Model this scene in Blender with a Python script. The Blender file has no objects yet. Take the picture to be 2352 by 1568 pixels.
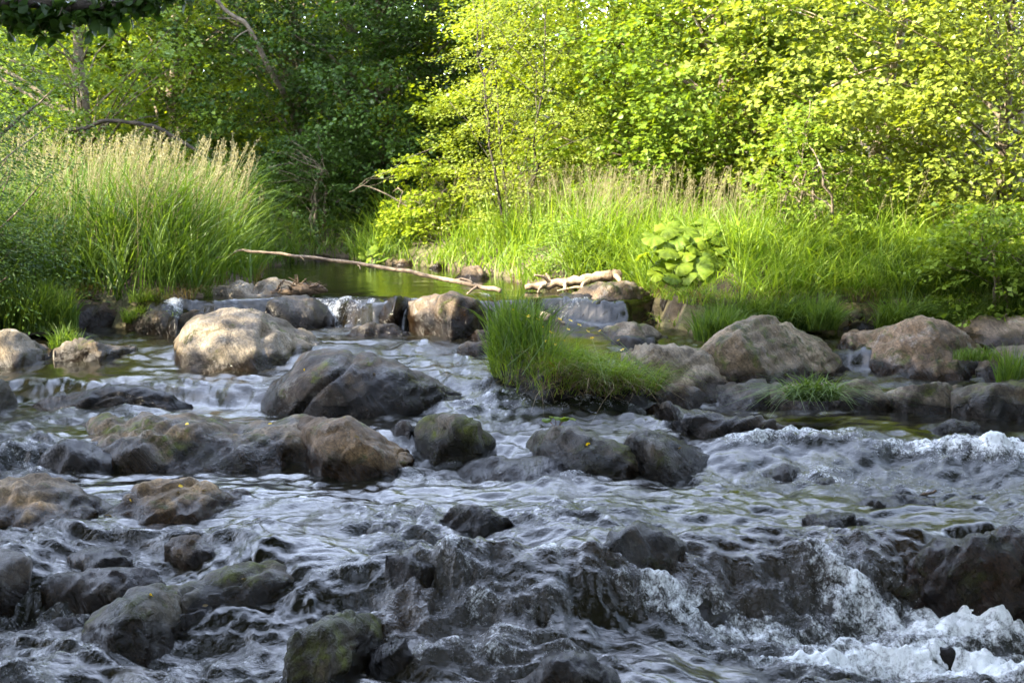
import bpy, math, random
import numpy as np
from mathutils import Vector

S = bpy.context.scene
COL = S.collection
# ------------------------------------------------------------------ camera, sky, sun, exposure
FPX, CX, CY, HZ, CAMZ = 3730.0, 1176.0, 784.0, 300.0, 1.70      # focal length and horizon of the 2352 px wide picture
PITCH = math.atan((CY - HZ) / FPX)
cd = bpy.data.cameras.new('camera'); cam = bpy.data.objects.new('camera', cd); COL.objects.link(cam)
cam.location = (0, 0, CAMZ); cam.rotation_euler = (math.pi / 2 - PITCH, 0, 0)
cd.sensor_width = 22.3; cd.lens = 22.3 * FPX / 2352; cd.clip_end = 600; cd.clip_start = 0.05
cd.dof.use_dof = True; cd.dof.focus_distance = 11.0; cd.dof.aperture_fstop = 2.8
S.camera = cam

SUN_EL, SUN_DIR = math.radians(38), Vector((-0.92, -0.39, 0)).normalized()     # horizontal direction TOWARDS the sun
w = bpy.data.worlds.new('World'); S.world = w; w.use_nodes = True
nt = w.node_tree; bg = nt.nodes['Background']
sky = nt.nodes.new('ShaderNodeTexSky'); sky.sky_type = 'NISHITA'; sky.sun_disc = False
sky.sun_elevation = SUN_EL; sky.sun_rotation = math.atan2(SUN_DIR.x, SUN_DIR.y)
sky.air_density = 1.0; sky.dust_density = 2.5; sky.ozone_density = 1.0
tcw = nt.nodes.new('ShaderNodeTexCoord'); cn = nt.nodes.new('ShaderNodeTexNoise'); nt.links.new(tcw.outputs['Generated'], cn.inputs['Vector'])
cn.inputs['Scale'].default_value = 3.0; cn.inputs['Detail'].default_value = 6; cn.inputs['Roughness'].default_value = .6; cn.inputs['Distortion'].default_value = .5
def wm_(op, a, b=None):
    nd = nt.nodes.new('ShaderNodeMath'); nd.operation = op
    for k_, x_ in enumerate((a, b)):
        if x_ is None: continue
        if isinstance(x_, (int, float)): nd.inputs[k_].default_value = x_
        else: nt.links.new(x_, nd.inputs[k_])
    return nd.outputs[0]
sz_ = nt.nodes.new('ShaderNodeSeparateXYZ'); nt.links.new(tcw.outputs['Generated'], sz_.inputs[0])
cr_ = nt.nodes.new('ShaderNodeMapRange'); cr_.inputs[1].default_value = .38; cr_.inputs[2].default_value = .66; cr_.inputs[3].default_value = .06; cr_.inputs[4].default_value = .50; nt.links.new(cn.outputs[0], cr_.inputs[0])
tau = wm_('DIVIDE', cr_.outputs[0], wm_('MAXIMUM', sz_.outputs[2], .05)); veil = wm_('SUBTRACT', 1.0, wm_('POWER', 2.718, wm_('MULTIPLY', tau, -1.0)))   # added cloud veil, denser towards the horizon, to brighten the water's reflections
cm = nt.nodes.new('ShaderNodeMix'); cm.data_type = 'RGBA'; nt.links.new(veil, cm.inputs[0]); nt.links.new(sky.outputs[0], cm.inputs[6]); cm.inputs[7].default_value = (10.6, 12.0, 15.6, 1)
nt.links.new(cm.outputs[2], bg.inputs[0]); bg.inputs[1].default_value = 0.15
ld = bpy.data.lights.new('sun', 'SUN'); sun = bpy.data.objects.new('sun', ld); COL.objects.link(sun)
ld.energy = 4.6; ld.angle = math.radians(0.53); ld.color = (1.0, 0.90, 0.70)
tosun = Vector((SUN_DIR.x * math.cos(SUN_EL), SUN_DIR.y * math.cos(SUN_EL), math.sin(SUN_EL)))
sun.rotation_euler = tosun.to_track_quat('Z', 'Y').to_euler(); sun.location = (-6, -12, 18)
S.view_settings.view_transform = 'Standard'; S.view_settings.look = 'None'
S.view_settings.exposure = 2.95; S.view_settings.gamma = 1
S.render.engine = 'CYCLES'
S.cycles.max_bounces = 8; S.cycles.diffuse_bounces = 3; S.cycles.glossy_bounces = 3; S.cycles.transmission_bounces = 4
S.cycles.use_denoising = True; S.cycles.caustics_reflective = False; S.cycles.caustics_refractive = False
S.cycles.sample_clamp_indirect = 6

# ------------------------------------------------------------------ helpers
CP, SP = math.cos(PITCH), math.sin(PITCH)
def ray(px, py):
    a = (np.asarray(px, float) - CX) / FPX; b = (CY - np.asarray(py, float)) / FPX
    return a, CP + b * SP, -SP + b * CP
def at(px, py, z):                       # where the sight line meets the level z
    dx, dy, dz = ray(px, py); t = (z - CAMZ) / dz
    return dx * t, dy * t, z
def at_y(px, py, Y):                     # where the sight line meets the depth Y
    dx, dy, dz = ray(px, py); t = Y / dy
    return dx * t, Y, CAMZ + dz * t

_rg = np.random.default_rng(7)
_PERM = np.concatenate([_rg.permutation(256)] * 3)
_G = _rg.normal(size=(256, 3)); _G /= np.linalg.norm(_G, axis=1)[:, None]
def pn(x, y, z):
    x, y, z = np.broadcast_arrays(np.asarray(x, float), np.asarray(y, float), np.asarray(z, float))
    xi, yi, zi = np.floor(x).astype(int), np.floor(y).astype(int), np.floor(z).astype(int)
    xf, yf, zf = x - xi, y - yi, z - zi
    u, v, q = [t * t * t * (t * (t * 6 - 15) + 10) for t in (xf, yf, zf)]
    out = 0
    for a in (0, 1):
        for b in (0, 1):
            for c in (0, 1):
                h = _PERM[_PERM[_PERM[(xi + a) & 255] + ((yi + b) & 255)] + ((zi + c) & 255)]
                g = _G[h]
                d = g[..., 0] * (xf - a) + g[..., 1] * (yf - b) + g[..., 2] * (zf - c)
                out = out + d * (u if a else 1 - u) * (v if b else 1 - v) * (q if c else 1 - q)
    return out * 1.5
def fbm(x, y, z, o=4, g=0.5):
    s, A = 0, 1
    for k in range(o):
        s = s + A * pn(x * 2 ** k + 7.3 * k, y * 2 ** k - 3.1 * k, z * 2 ** k + 1.7 * k); A *= g
    return s
def sstep(a, b, x):
    t = np.clip((x - a) / (b - a), 0, 1); return t * t * (3 - 2 * t)

def mesh_np(name, V, F, mat, smooth=True, attrs=None):
    me = bpy.data.meshes.new(name); V = np.asarray(V, np.float32); F = np.asarray(F, np.int32); k = F.shape[1]
    me.vertices.add(len(V)); me.vertices.foreach_set('co', V.ravel())
    me.loops.add(F.size); me.loops.foreach_set('vertex_index', F.ravel())
    me.polygons.add(len(F)); me.polygons.foreach_set('loop_start', np.arange(len(F), dtype=np.int32) * k)
    me.polygons.foreach_set('use_smooth', np.full(len(F), smooth, bool))
    for an, av in (attrs or {}).items():
        at_ = me.attributes.new(an, 'FLOAT', 'POINT'); at_.data.foreach_set('value', np.asarray(av, np.float32).ravel())
    me.update(calc_edges=True); me.validate(); me.materials.append(mat)
    return me
def link(name, data, parent=None, loc=None):
    o = bpy.data.objects.new(name, data); COL.objects.link(o)
    if loc is not None: o.location = loc
    if parent is not None: o.parent = parent
    return o
def tag(o, label=None, cat=None, group=None, kind=None):
    if label: o['label'] = label
    if cat: o['category'] = cat
    if group: o['group'] = group
    if kind: o['kind'] = kind
    return o
def grid_faces(nu, nv):
    i, j = np.meshgrid(np.arange(nu - 1), np.arange(nv - 1), indexing='ij')
    a = (i * nv + j).ravel()
    return np.stack([a, a + nv, a + nv + 1, a + 1], 1)
def tubes(paths, sides=7):               # paths: list of (points, radii)
    VV, FF, off = [], [], 0
    for P, R in paths:
        P = np.asarray(P, float); n = len(P); R = np.broadcast_to(np.asarray(R, float), n)
        T = np.gradient(P, axis=0); T /= np.linalg.norm(T, axis=1)[:, None] + 1e-9
        ref = np.where(np.abs(T[:, 2:3]) > 0.9, [[1., 0, 0]], [[0, 0, 1.]])
        A = np.cross(T, ref); A /= np.linalg.norm(A, axis=1)[:, None] + 1e-9
        B = np.cross(T, A); an = np.arange(sides) * 2 * math.pi / sides
        V = P[:, None] + R[:, None, None] * (np.cos(an)[None, :, None] * A[:, None] + np.sin(an)[None, :, None] * B[:, None])
        VV.append(V.reshape(-1, 3))
        i, j = np.meshgrid(np.arange(n - 1), np.arange(sides), indexing='ij'); j2 = (j + 1) % sides
        FF.append(np.stack([i * sides + j, i * sides + j2, (i + 1) * sides + j2, (i + 1) * sides + j], -1).reshape(-1, 4) + off)
        VV.append(P[[-1]] + T[[-1]] * R[-1] * .6)
        e = off + (n - 1) * sides; c = off + n * sides
        FF.append(np.stack([e + np.arange(sides), e + (np.arange(sides) + 1) % sides, np.full(sides, c), np.full(sides, c)], 1))
        off = c + 1
    return np.concatenate(VV), np.concatenate(FF)
def tube_mesh(name, paths, mat, sides=7):
    V, F = tubes(paths, sides)
    caps = F[:, 2] == F[:, 3]
    me = bpy.data.meshes.new(name)
    loops = []; starts = []; s = 0
    idx = F.copy(); n4, n3 = (~caps).sum(), caps.sum()
    L = np.concatenate([F[~caps].ravel(), F[caps][:, :3].ravel()]).astype(np.int32)
    st = np.concatenate([np.arange(n4) * 4, n4 * 4 + np.arange(n3) * 3]).astype(np.int32)
    me.vertices.add(len(V)); me.vertices.foreach_set('co', V.astype(np.float32).ravel())
    me.loops.add(len(L)); me.loops.foreach_set('vertex_index', L)
    me.polygons.add(len(st)); me.polygons.foreach_set('loop_start', st)
    me.polygons.foreach_set('use_smooth', np.ones(len(st), bool))
    me.update(calc_edges=True); me.validate(); me.materials.append(mat)
    return me
def curve(pts, n=14, wob=0.0, seed=0):   # smooth polyline through points
    P = np.asarray(pts, float); t = np.linspace(0, len(P) - 1, n); out = []
    for s in t:
        i = min(int(s), len(P) - 2); f = s - i
        p0, p1, p2, p3 = P[max(i - 1, 0)], P[i], P[i + 1], P[min(i + 2, len(P) - 1)]
        out.append(.5 * (2 * p1 + (p2 - p0) * f + (2 * p0 - 5 * p1 + 4 * p2 - p3) * f * f + (3 * p1 - p0 - 3 * p2 + p3) * f ** 3))
    out = np.array(out)
    if wob: out[1:-1] += np.random.default_rng(seed).normal(size=(n - 2, 3)) * wob
    return out

# ------------------------------------------------------------------ materials
class N:
    def __init__(s, name):
        s.m = bpy.data.materials.new(name); s.m.use_nodes = True; s.t = s.m.node_tree; s.t.nodes.clear()
        s.out = s.t.nodes.new('ShaderNodeOutputMaterial')
    def n(s, typ, **kw):
        nd = s.t.nodes.new(typ)
        for k, v in kw.items():
            if k.startswith('i_'):
                key = k[2:]; nd.inputs[int(key) if key.isdigit() else key.replace('_', ' ')].default_value = v
            else: setattr(nd, k, v)
        return nd
    def l(s, a, b): s.t.links.new(a, b)
    def val(s, x):
        return x
    def math(s, op, a, b=None, clamp=False):
        nd = s.n('ShaderNodeMath', operation=op); nd.use_clamp = clamp
        for i, x in enumerate((a, b)):
            if x is None: continue
            if isinstance(x, (int, float)): nd.inputs[i].default_value = x
            else: s.l(x, nd.inputs[i])
        return nd.outputs[0]
    def mix(s, f, a, b, blend='MIX'):
        nd = s.n('ShaderNodeMix', data_type='RGBA', blend_type=blend)
        for i, x in ((0, f), (6, a), (7, b)):
            if isinstance(x, (int, float)): nd.inputs[i].default_value = x
            elif isinstance(x, tuple): nd.inputs[i].default_value = x if len(x) == 4 else (*x, 1)
            else: s.l(x, nd.inputs[i])
        return nd.outputs[2]
    def ramp(s, x, a, b, lo=0., hi=1.):
        nd = s.n('ShaderNodeMapRange', interpolation_type='SMOOTHSTEP')
        for i, v in ((1, a), (2, b), (3, lo), (4, hi)): nd.inputs[i].default_value = v
        s.l(x, nd.inputs[0]); return nd.outputs[0]
    def noise(s, vec, scale, detail=4, rough=.55, dist=0.):
        nd = s.n('ShaderNodeTexNoise'); s.l(vec, nd.inputs['Vector'])
        nd.inputs['Scale'].default_value = scale; nd.inputs['Detail'].default_value = detail
        nd.inputs['Roughness'].default_value = rough; nd.inputs['Distortion'].default_value = dist
        return nd.outputs[0]
    def attr(s, name): return s.n('ShaderNodeAttribute', attribute_name=name).outputs['Fac']
    def bump(s, h, strength, dist, normal=None):
        nd = s.n('ShaderNodeBump'); nd.inputs['Strength'].default_value = strength; nd.inputs['Distance'].default_value = dist
        s.l(h, nd.inputs['Height'])
        if normal is not None: s.l(normal, nd.inputs['Normal'])
        return nd.outputs[0]

def mat_rock():
    m = N('rock'); tc = m.n('ShaderNodeTexCoord'); oi = m.n('ShaderNodeObjectInfo')
    add = m.n('ShaderNodeVectorMath', operation='ADD'); m.l(tc.outputs['Object'], add.inputs[0])
    sc = m.n('ShaderNodeVectorMath', operation='SCALE'); sc.inputs[0].default_value = (31, 17, 23); m.l(oi.outputs['Random'], sc.inputs['Scale'])
    m.l(sc.outputs[0], add.inputs[1]); v = add.outputs[0]
    mp = m.n('ShaderNodeMapping', vector_type='TEXTURE'); mp.inputs['Rotation'].default_value = (.35, .80, .3); mp.inputs['Scale'].default_value = (1 / 1.8, 1 / 2.4, 1 / 15)
    m.l(v, mp.inputs['Vector'])
    streak = m.noise(mp.outputs[0], 1.6, 5, .6, .6)
    big = m.noise(v, 2.2, 5, .6, .4); mid = m.noise(v, 7, 5, .65); fine = m.noise(v, 48, 5, .75)
    c = m.mix(m.ramp(big, .3, .7), (.12, .10, .078), (.52, .46, .38))
    c = m.mix(1.0, oi.outputs['Color'], c, 'MULTIPLY')
    c = m.mix(m.ramp(streak, .47, .60, 0, .42), c, m.mix(1.0, c, (.35, .33, .30), 'MULTIPLY'))
    pale = m.math('MULTIPLY', m.ramp(mid, .52, .66), m.ramp(big, .35, .6))
    c = m.mix(m.math('MULTIPLY', pale, .45), c, (.20, .20, .19))
    brown = m.ramp(m.noise(v, 3.3, 4, .6, 1.), .47, .68)
    c = m.mix(m.math('MULTIPLY', brown, .65), c, (.070, .046, .020))
    speck = m.ramp(fine, .35, .65, .58, 1.4); cb = m.n('ShaderNodeCombineColor')
    for i in range(3): m.l(speck, cb.inputs[i])
    c = m.mix(1.0, c, cb.outputs[0], 'MULTIPLY')
    geo = m.n('ShaderNodeNewGeometry'); sep = m.n('ShaderNodeSeparateXYZ'); m.l(geo.outputs['Normal'], sep.inputs[0])
    mossn = m.noise(v, 4.5, 6, .7, .5)
    mo = m.math('ADD', m.math('ADD', mossn, m.math('MULTIPLY', sep.outputs[2], .06)), m.math('ADD', m.math('MULTIPLY', oi.outputs['Alpha'], .42), .05))
    moss = m.ramp(mo, .74, .86)
    mossc = m.mix(m.ramp(m.noise(v, 14, 4), .35, .7), (.028, .026, .008), (.075, .085, .012))
    c = m.mix(moss, c, mossc)
    wet = m.attr('wet')
    c = m.mix(wet, c, m.mix(1.0, c, (.11, .09, .066), 'MULTIPLY'))  # darkens the wet film and also the painted shade of the flanks
    bs = m.n('ShaderNodeBsdfPrincipled'); m.l(c, bs.inputs['Base Color']); sl = m.ramp(wet, 0, 1, .28, .15); m.l(sl, bs.inputs['Specular IOR Level'])
    r = m.ramp(mid, .3, .7, .62, .9)
    wn = m.ramp(m.noise(v, 9, 3), .3, .7, .08, .24)
    rr = m.n('ShaderNodeMix', data_type='FLOAT'); m.l(wet, rr.inputs[0]); m.l(r, rr.inputs[2]); m.l(wn, rr.inputs[3])
    m.l(rr.outputs[0], bs.inputs['Roughness'])
    hgt = m.math('ADD', m.math('MULTIPLY', streak, .8), m.math('ADD', m.math('MULTIPLY', mid, .6), m.math('MULTIPLY', fine, .22)))
    hgt = m.math('ADD', hgt, m.math('MULTIPLY', moss, m.math('MULTIPLY', m.noise(v, 90, 2), .5)))
    m.l(m.bump(hgt, .85, .035), bs.inputs['Normal'])
    m.l(bs.outputs[0], m.out.inputs[0]); return m.m

def mat_water():
    m = N('water'); tc = m.n('ShaderNodeTexCoord'); v0 = tc.outputs['Object']
    sp = m.n('ShaderNodeSeparateXYZ'); m.l(v0, sp.inputs[0]); fl_ = m.n('ShaderNodeCombineXYZ'); m.l(sp.outputs[0], fl_.inputs[0])      # foam is drawn out along the flow
    m.l(m.math('MULTIPLY', m.math('ADD', sp.outputs[1], sp.outputs[2]), .55), fl_.inputs[1]); v = fl_.outputs[0]
    foam = m.attr('foam'); shal = m.attr('shallow'); rough_a = m.attr('turb')
    base = m.mix(shal, (.0045, .005, .0028), (.020, .012, .005))
    bs = m.n('ShaderNodeBsdfPrincipled'); m.l(base, bs.inputs['Base Color']); bs.inputs['IOR'].default_value = 1.34
    bs.inputs['Roughness'].default_value = .035
    b1 = m.noise(v0, 34, 4, .65, .6)
    bn = m.n('ShaderNodeBump'); m.l(b1, bn.inputs['Height']); bn.inputs['Distance'].default_value = .02
    m.l(m.math('MULTIPLY', rough_a, .75, True), bn.inputs['Strength']); m.l(bn.outputs[0], bs.inputs['Normal'])
    n1 = m.noise(v, 16, 6, .75, .8); n2 = m.noise(v, 70, 3, .7)
    n3 = m.noise(v, 34, 5, .8, 1.2)
    fm = m.math('ADD', m.math('MULTIPLY', n1, .65), m.math('ADD', m.math('MULTIPLY', n2, .18), m.math('MULTIPLY', n3, .47)))
    th = m.math('SUBTRACT', m.math('ADD', m.math('MULTIPLY', m.math('SUBTRACT', fm, .65), 1.6), foam), .40)
    f = m.ramp(th, -.06, .38, 0, .9)
    fs = m.n('ShaderNodeBsdfPrincipled'); fs.inputs['Base Color'].default_value = (.82, .85, .86, 1); fs.inputs['Roughness'].default_value = .45
    m.l(m.bump(m.noise(v, 120, 3, .8), .8, .02), fs.inputs['Normal'])
    mx = m.n('ShaderNodeMixShader'); m.l(f, mx.inputs[0]); m.l(bs.outputs[0], mx.inputs[1]); m.l(fs.outputs[0], mx.inputs[2])
    m.l(mx.outputs[0], m.out.inputs[0]); return m.m

def mat_leaf(name, dark, light, transl=.45, rough=.45, spec=.35):
    m = N(name); r = m.attr('rnd')
    c = m.mix(r, dark, light)
    bs = m.n('ShaderNodeBsdfPrincipled'); m.l(c, bs.inputs['Base Color']); bs.inputs['Roughness'].default_value = rough
    bs.inputs['Specular IOR Level'].default_value = spec
    tr = m.n('ShaderNodeBsdfTranslucent'); m.l(m.mix(1.0, c, (1.25, 1.15, .45), 'MULTIPLY'), tr.inputs[0])
    mx = m.n('ShaderNodeMixShader'); mx.inputs[0].default_value = transl
    m.l(bs.outputs[0], mx.inputs[1]); m.l(tr.outputs[0], mx.inputs[2]); m.l(mx.outputs[0], m.out.inputs[0]); return m.m

def mat_bark(name, a, b, scale=9):
    m = N(name); tc = m.n('ShaderNodeTexCoord'); v = tc.outputs['Object']
    n1 = m.noise(v, scale, 6, .65, .6); n2 = m.noise(v, scale * 5, 4, .7)
    c = m.mix(m.ramp(n1, .35, .68), a, b); c = m.mix(m.ramp(n2, .45, .7, 0, .5), c, m.mix(1., c, (.4, .36, .3), 'MULTIPLY'))
    bs = m.n('ShaderNodeBsdfPrincipled'); m.l(c, bs.inputs['Base Color']); bs.inputs['Roughness'].default_value = .85
    m.l(m.bump(m.math('ADD', n1, m.math('MULTIPLY', n2, .5)), .7, .02), bs.inputs['Normal']); m.l(bs.outputs[0], m.out.inputs[0]); return m.m

def mat_soil():
    m = N('soil'); tc = m.n('ShaderNodeTexCoord'); v = tc.outputs['Object']
    n1 = m.noise(v, 1.3, 5, .6); n2 = m.noise(v, 14, 5, .7)
    c = m.mix(m.ramp(n1, .4, .65), (.040, .026, .014), (.060, .062, .020)); c = m.mix(m.ramp(n2, .4, .7, 0, .7), c, (.10, .075, .045))
    bs = m.n('ShaderNodeBsdfPrincipled'); m.l(c, bs.inputs['Base Color']); bs.inputs['Roughness'].default_value = .95
    m.l(m.bump(n2, .8, .05), bs.inputs['Normal']); m.l(bs.outputs[0], m.out.inputs[0]); return m.m

ROCK, WATER, SOIL = mat_rock(), mat_water(), mat_soil()
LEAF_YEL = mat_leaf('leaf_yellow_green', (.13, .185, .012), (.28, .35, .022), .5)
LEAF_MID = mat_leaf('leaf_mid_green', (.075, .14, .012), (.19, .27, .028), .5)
LEAF_SHADED = mat_leaf('leaf_shaded_green', (0.0217, 0.0527, 0.00744), (0.062, 0.1178, 0.0155), .40)  # shade of the dim trees is put into this leaf colour
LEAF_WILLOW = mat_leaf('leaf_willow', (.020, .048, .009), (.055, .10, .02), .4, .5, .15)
LEAF_OLIVE = mat_leaf('leaf_hawthorn', (.12, .165, .02), (.25, .30, .045), .45)
LEAF_RED = mat_leaf('leaf_bronze', (0.031, 0.031, 0.0093), (0.0806, 0.0806, 0.0186), .4)
GRASS_M = mat_leaf('grass', (.036, .080, .010), (.125, .195, .032), .45, .5, .3)
GRASS_SUNLIT = mat_leaf('grass_sunlit_tone', (.07, .145, .012), (.225, .32, .036), .5, .5, .3)  # lighter copy of the grass, sunlight put into its colour
GRASS_S = mat_leaf('grass_short', (.07, .145, .010), (.22, .32, .026), .45, .5, .3)
SEED = mat_leaf('seed_heads', (.15, .135, .07), (.30, .27, .16), .35, .7, .2)
DRYG = mat_leaf('dry_grass', (0.0992, 0.0682, 0.0279), (0.2108, 0.1612, 0.0682), .35, .7, .2)
BUTTER = mat_leaf('butterbur_leaf', (.075, .135, .012), (.20, .27, .022), .5, .5, .2)
BARK = mat_bark('bark', (.075, .055, .035), (.20, .16, .11))
BARK_PALE = mat_bark('bark_pale', (.20, .15, .095), (.42, .34, .24))
BRANCH = mat_bark('branch_grey', (.10, .072, .048), (.27, .20, .135))
DRIFT = mat_bark('driftwood', (.15, .10, .062), (.36, .27, .18), 6)
ROOTM = mat_bark('root_wood', (.05, .032, .02), (.16, .11, .07), 14)
FLOWER = mat_leaf('yellow_petal', (.70, .48, .01), (.85, .62, .02), .3)
WHITE = mat_leaf('white_petal', (.7, .7, .6), (.85, .85, .78), .3)
STALK = mat_leaf('stalk', (.10, .16, .03), (.2, .22, .06), .2)
BARK_DARK = mat_bark('bark_dark', (.018, .013, .009), (.06, .045, .03))
REDST = mat_leaf('red_stalk', (.16, .06, .03), (.2, .08, .04), .2)

# ------------------------------------------------------------------ plan of the stream (edge points: pixel, level)
EDGE_PX = [(-120, 815, -.3), (40, 770, -.3), (150, 742, -.28), (300, 716, -.1), (430, 690, 0), (590, 655, 0), (612, 616, 0), (700, 596, 0), (790, 590, 0),
           (830, 603, 0), (960, 611, 0), (1130, 632, 0), (1225, 662, 0), (1420, 664, 0), (1600, 702, 0), (1690, 734, -.15), (1900, 736, -.2), (2380, 745, -.2)]
POLY = [(-7.2, -12), (-6.6, 6), (-5.8, 12)] + [at(*p)[:2] for p in EDGE_PX] + [(5.6, 12.4), (6.2, 8), (6.8, -12)]
POLY = np.array([(float(a), float(b)) for a, b in POLY])
def shore(x, y):                          # signed distance, positive on land
    x = np.asarray(x, float); y = np.asarray(y, float); d = np.full(x.shape, 1e9); ins = np.zeros(x.shape, bool)
    n = len(POLY)
    for i in range(n):
        ax, ay = POLY[i]; bx, by = POLY[(i + 1) % n]; ex, ey = bx - ax, by - ay
        t = np.clip(((x - ax) * ex + (y - ay) * ey) / (ex * ex + ey * ey), 0, 1)
        d = np.minimum(d, np.hypot(x - ax - t * ex, y - ay - t * ey))
        c = (ay > y) != (by > y)
        ins ^= c & (x < (bx - ax) * (y - ay) / (by - ay + 1e-12) + ax)
    return np.where(ins, -d, d)
def terrain(x, y):
    x = np.asarray(x, float); y = np.asarray(y, float); d = shore(x, y)
    n = fbm(x * .45, y * .45, 3.3, 4)
    land = .03 + .26 * sstep(0, .9, d) + .05 * np.clip(d, 0, 40) + (.03 + .07 * sstep(-3, 5, x)) * np.clip(d - 4, 0, 30) + .08 * n * sstep(.1, 1.5, d)
    land += -.35 * sstep(15, 8, y) * sstep(3, 0, d)
    bed = -.30 - 1.0 * sstep(-.1, -1.0, d) - .45 * sstep(12, 8, y) + .12 * n
    return np.where(d > 0, land, np.minimum(bed, land * 0 + .03 + 2.6 * d))

def axis(a, b, lo, hi, fine, n_out):
    m = np.linspace(lo, hi, int((hi - lo) / fine)); t = np.linspace(0, 1, n_out)[1:] ** 2
    return np.concatenate([(lo - t * (lo - a))[::-1], m, hi + t * (b - hi)])
gx, gy = axis(-150, 150, -9, 9, .12, 24), axis(-60, 260, 7, 25, .12, 24)
X, Yg = np.meshgrid(gx, gy, indexing='ij')
gm = mesh_np('ground', np.stack([X.ravel(), Yg.ravel(), terrain(X, Yg).ravel()], 1), grid_faces(len(gx), len(gy)), SOIL)
tag(link('ground', gm), kind='structure')

# ------------------------------------------------------------------ water levels: steps along lip lines
STEPS = [  # lip level, [(px, py, drop, run)]
    (0.0, [(-100, 680, .27, .3), (300, 688, .27, .3), (375, 697, .27, .25), (420, 692, .27, .25), (700, 682, .27, .3), (770, 682, .27, .22), (860, 690, .27, .22),
           (930, 692, .27, .25), (1120, 690, .27, .25), (1240, 686, .22, .15), (1290, 686, .22, .15), (1420, 690, .24, .3), (1560, 672, .27, .3), (2450, 665, .27, .4)]),
    (-.27, [(-100, 770, .11, 2.5), (2450, 770, .11, 2.5)]),
    (-.38, [(-100, 872, .14, .5), (60, 870, .14, .55), (430, 874, .14, .6), (590, 880, .14, .5), (700, 880, .14, .6), (1000, 870, .14, 1.2), (1200, 880, .14, 1.2), (1500, 880, .14, .8), (1850, 850, .14, .4), (1920, 826, .14, .2), (2450, 822, .14, .2)]),
    (-.52, [(-100, 1030, .15, .22), (100, 1018, .15, .22), (260, 1010, .15, .3), (900, 980, .15, .9), (1250, 980, .15, .9), (1640, 1005, .15, .7), (1720, 1008, .15, .8), (1900, 1010, .15, .85), (2450, 1008, .15, .9)]),
    (-.67, [(-100, 1235, .14, .6), (200, 1225, .12, .6), (420, 1235, .14, .5), (700, 1270, .18, .7), (880, 1285, .22, .6), (1000, 1305, .24, .5), (1280, 1305, .26, .55), (1400, 1275, .32, .75), (1600, 1245, .37, .95),
            (1800, 1230, .39, 1.0), (1950, 1218, .39, .9), (2080, 1208, .39, .7), (2200, 1204, .39, .5), (2450, 1204, .39, .5)]),
    (-.85, [(-100, 1340, .16, .4), (150, 1345, .16, .4), (500, 1380, .14, .5), (800, 1400, .12, .4), (1000, 1480, .08, .4), (2450, 1500, .02, .5)]),
]
STEPW = []
for z0, pts in STEPS:
    A = np.array(pts, float); xs, ys, _ = at(A[:, 0], A[:, 1], z0); o = np.argsort(xs)
    STEPW.append((xs[o], ys[o], A[o, 2], A[o, 3]))
def level(x, y):
    z = np.zeros(np.shape(x))
    for k, (xs, ys, dr, run) in enumerate(STEPW):
        yl = np.interp(x, xs, ys) + .20 * fbm(np.asarray(x) * 1.1, 5.5 + k, .3, 2) + .07 * pn(np.asarray(x) * 4.5, 5.5 + k, .3)
        d, r = np.interp(x, xs, dr), np.interp(x, xs, run)
        t = np.clip((yl - y) / r, 0, 1); z = z - d * (t * t * (3 - 2 * t))
    return z
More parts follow.
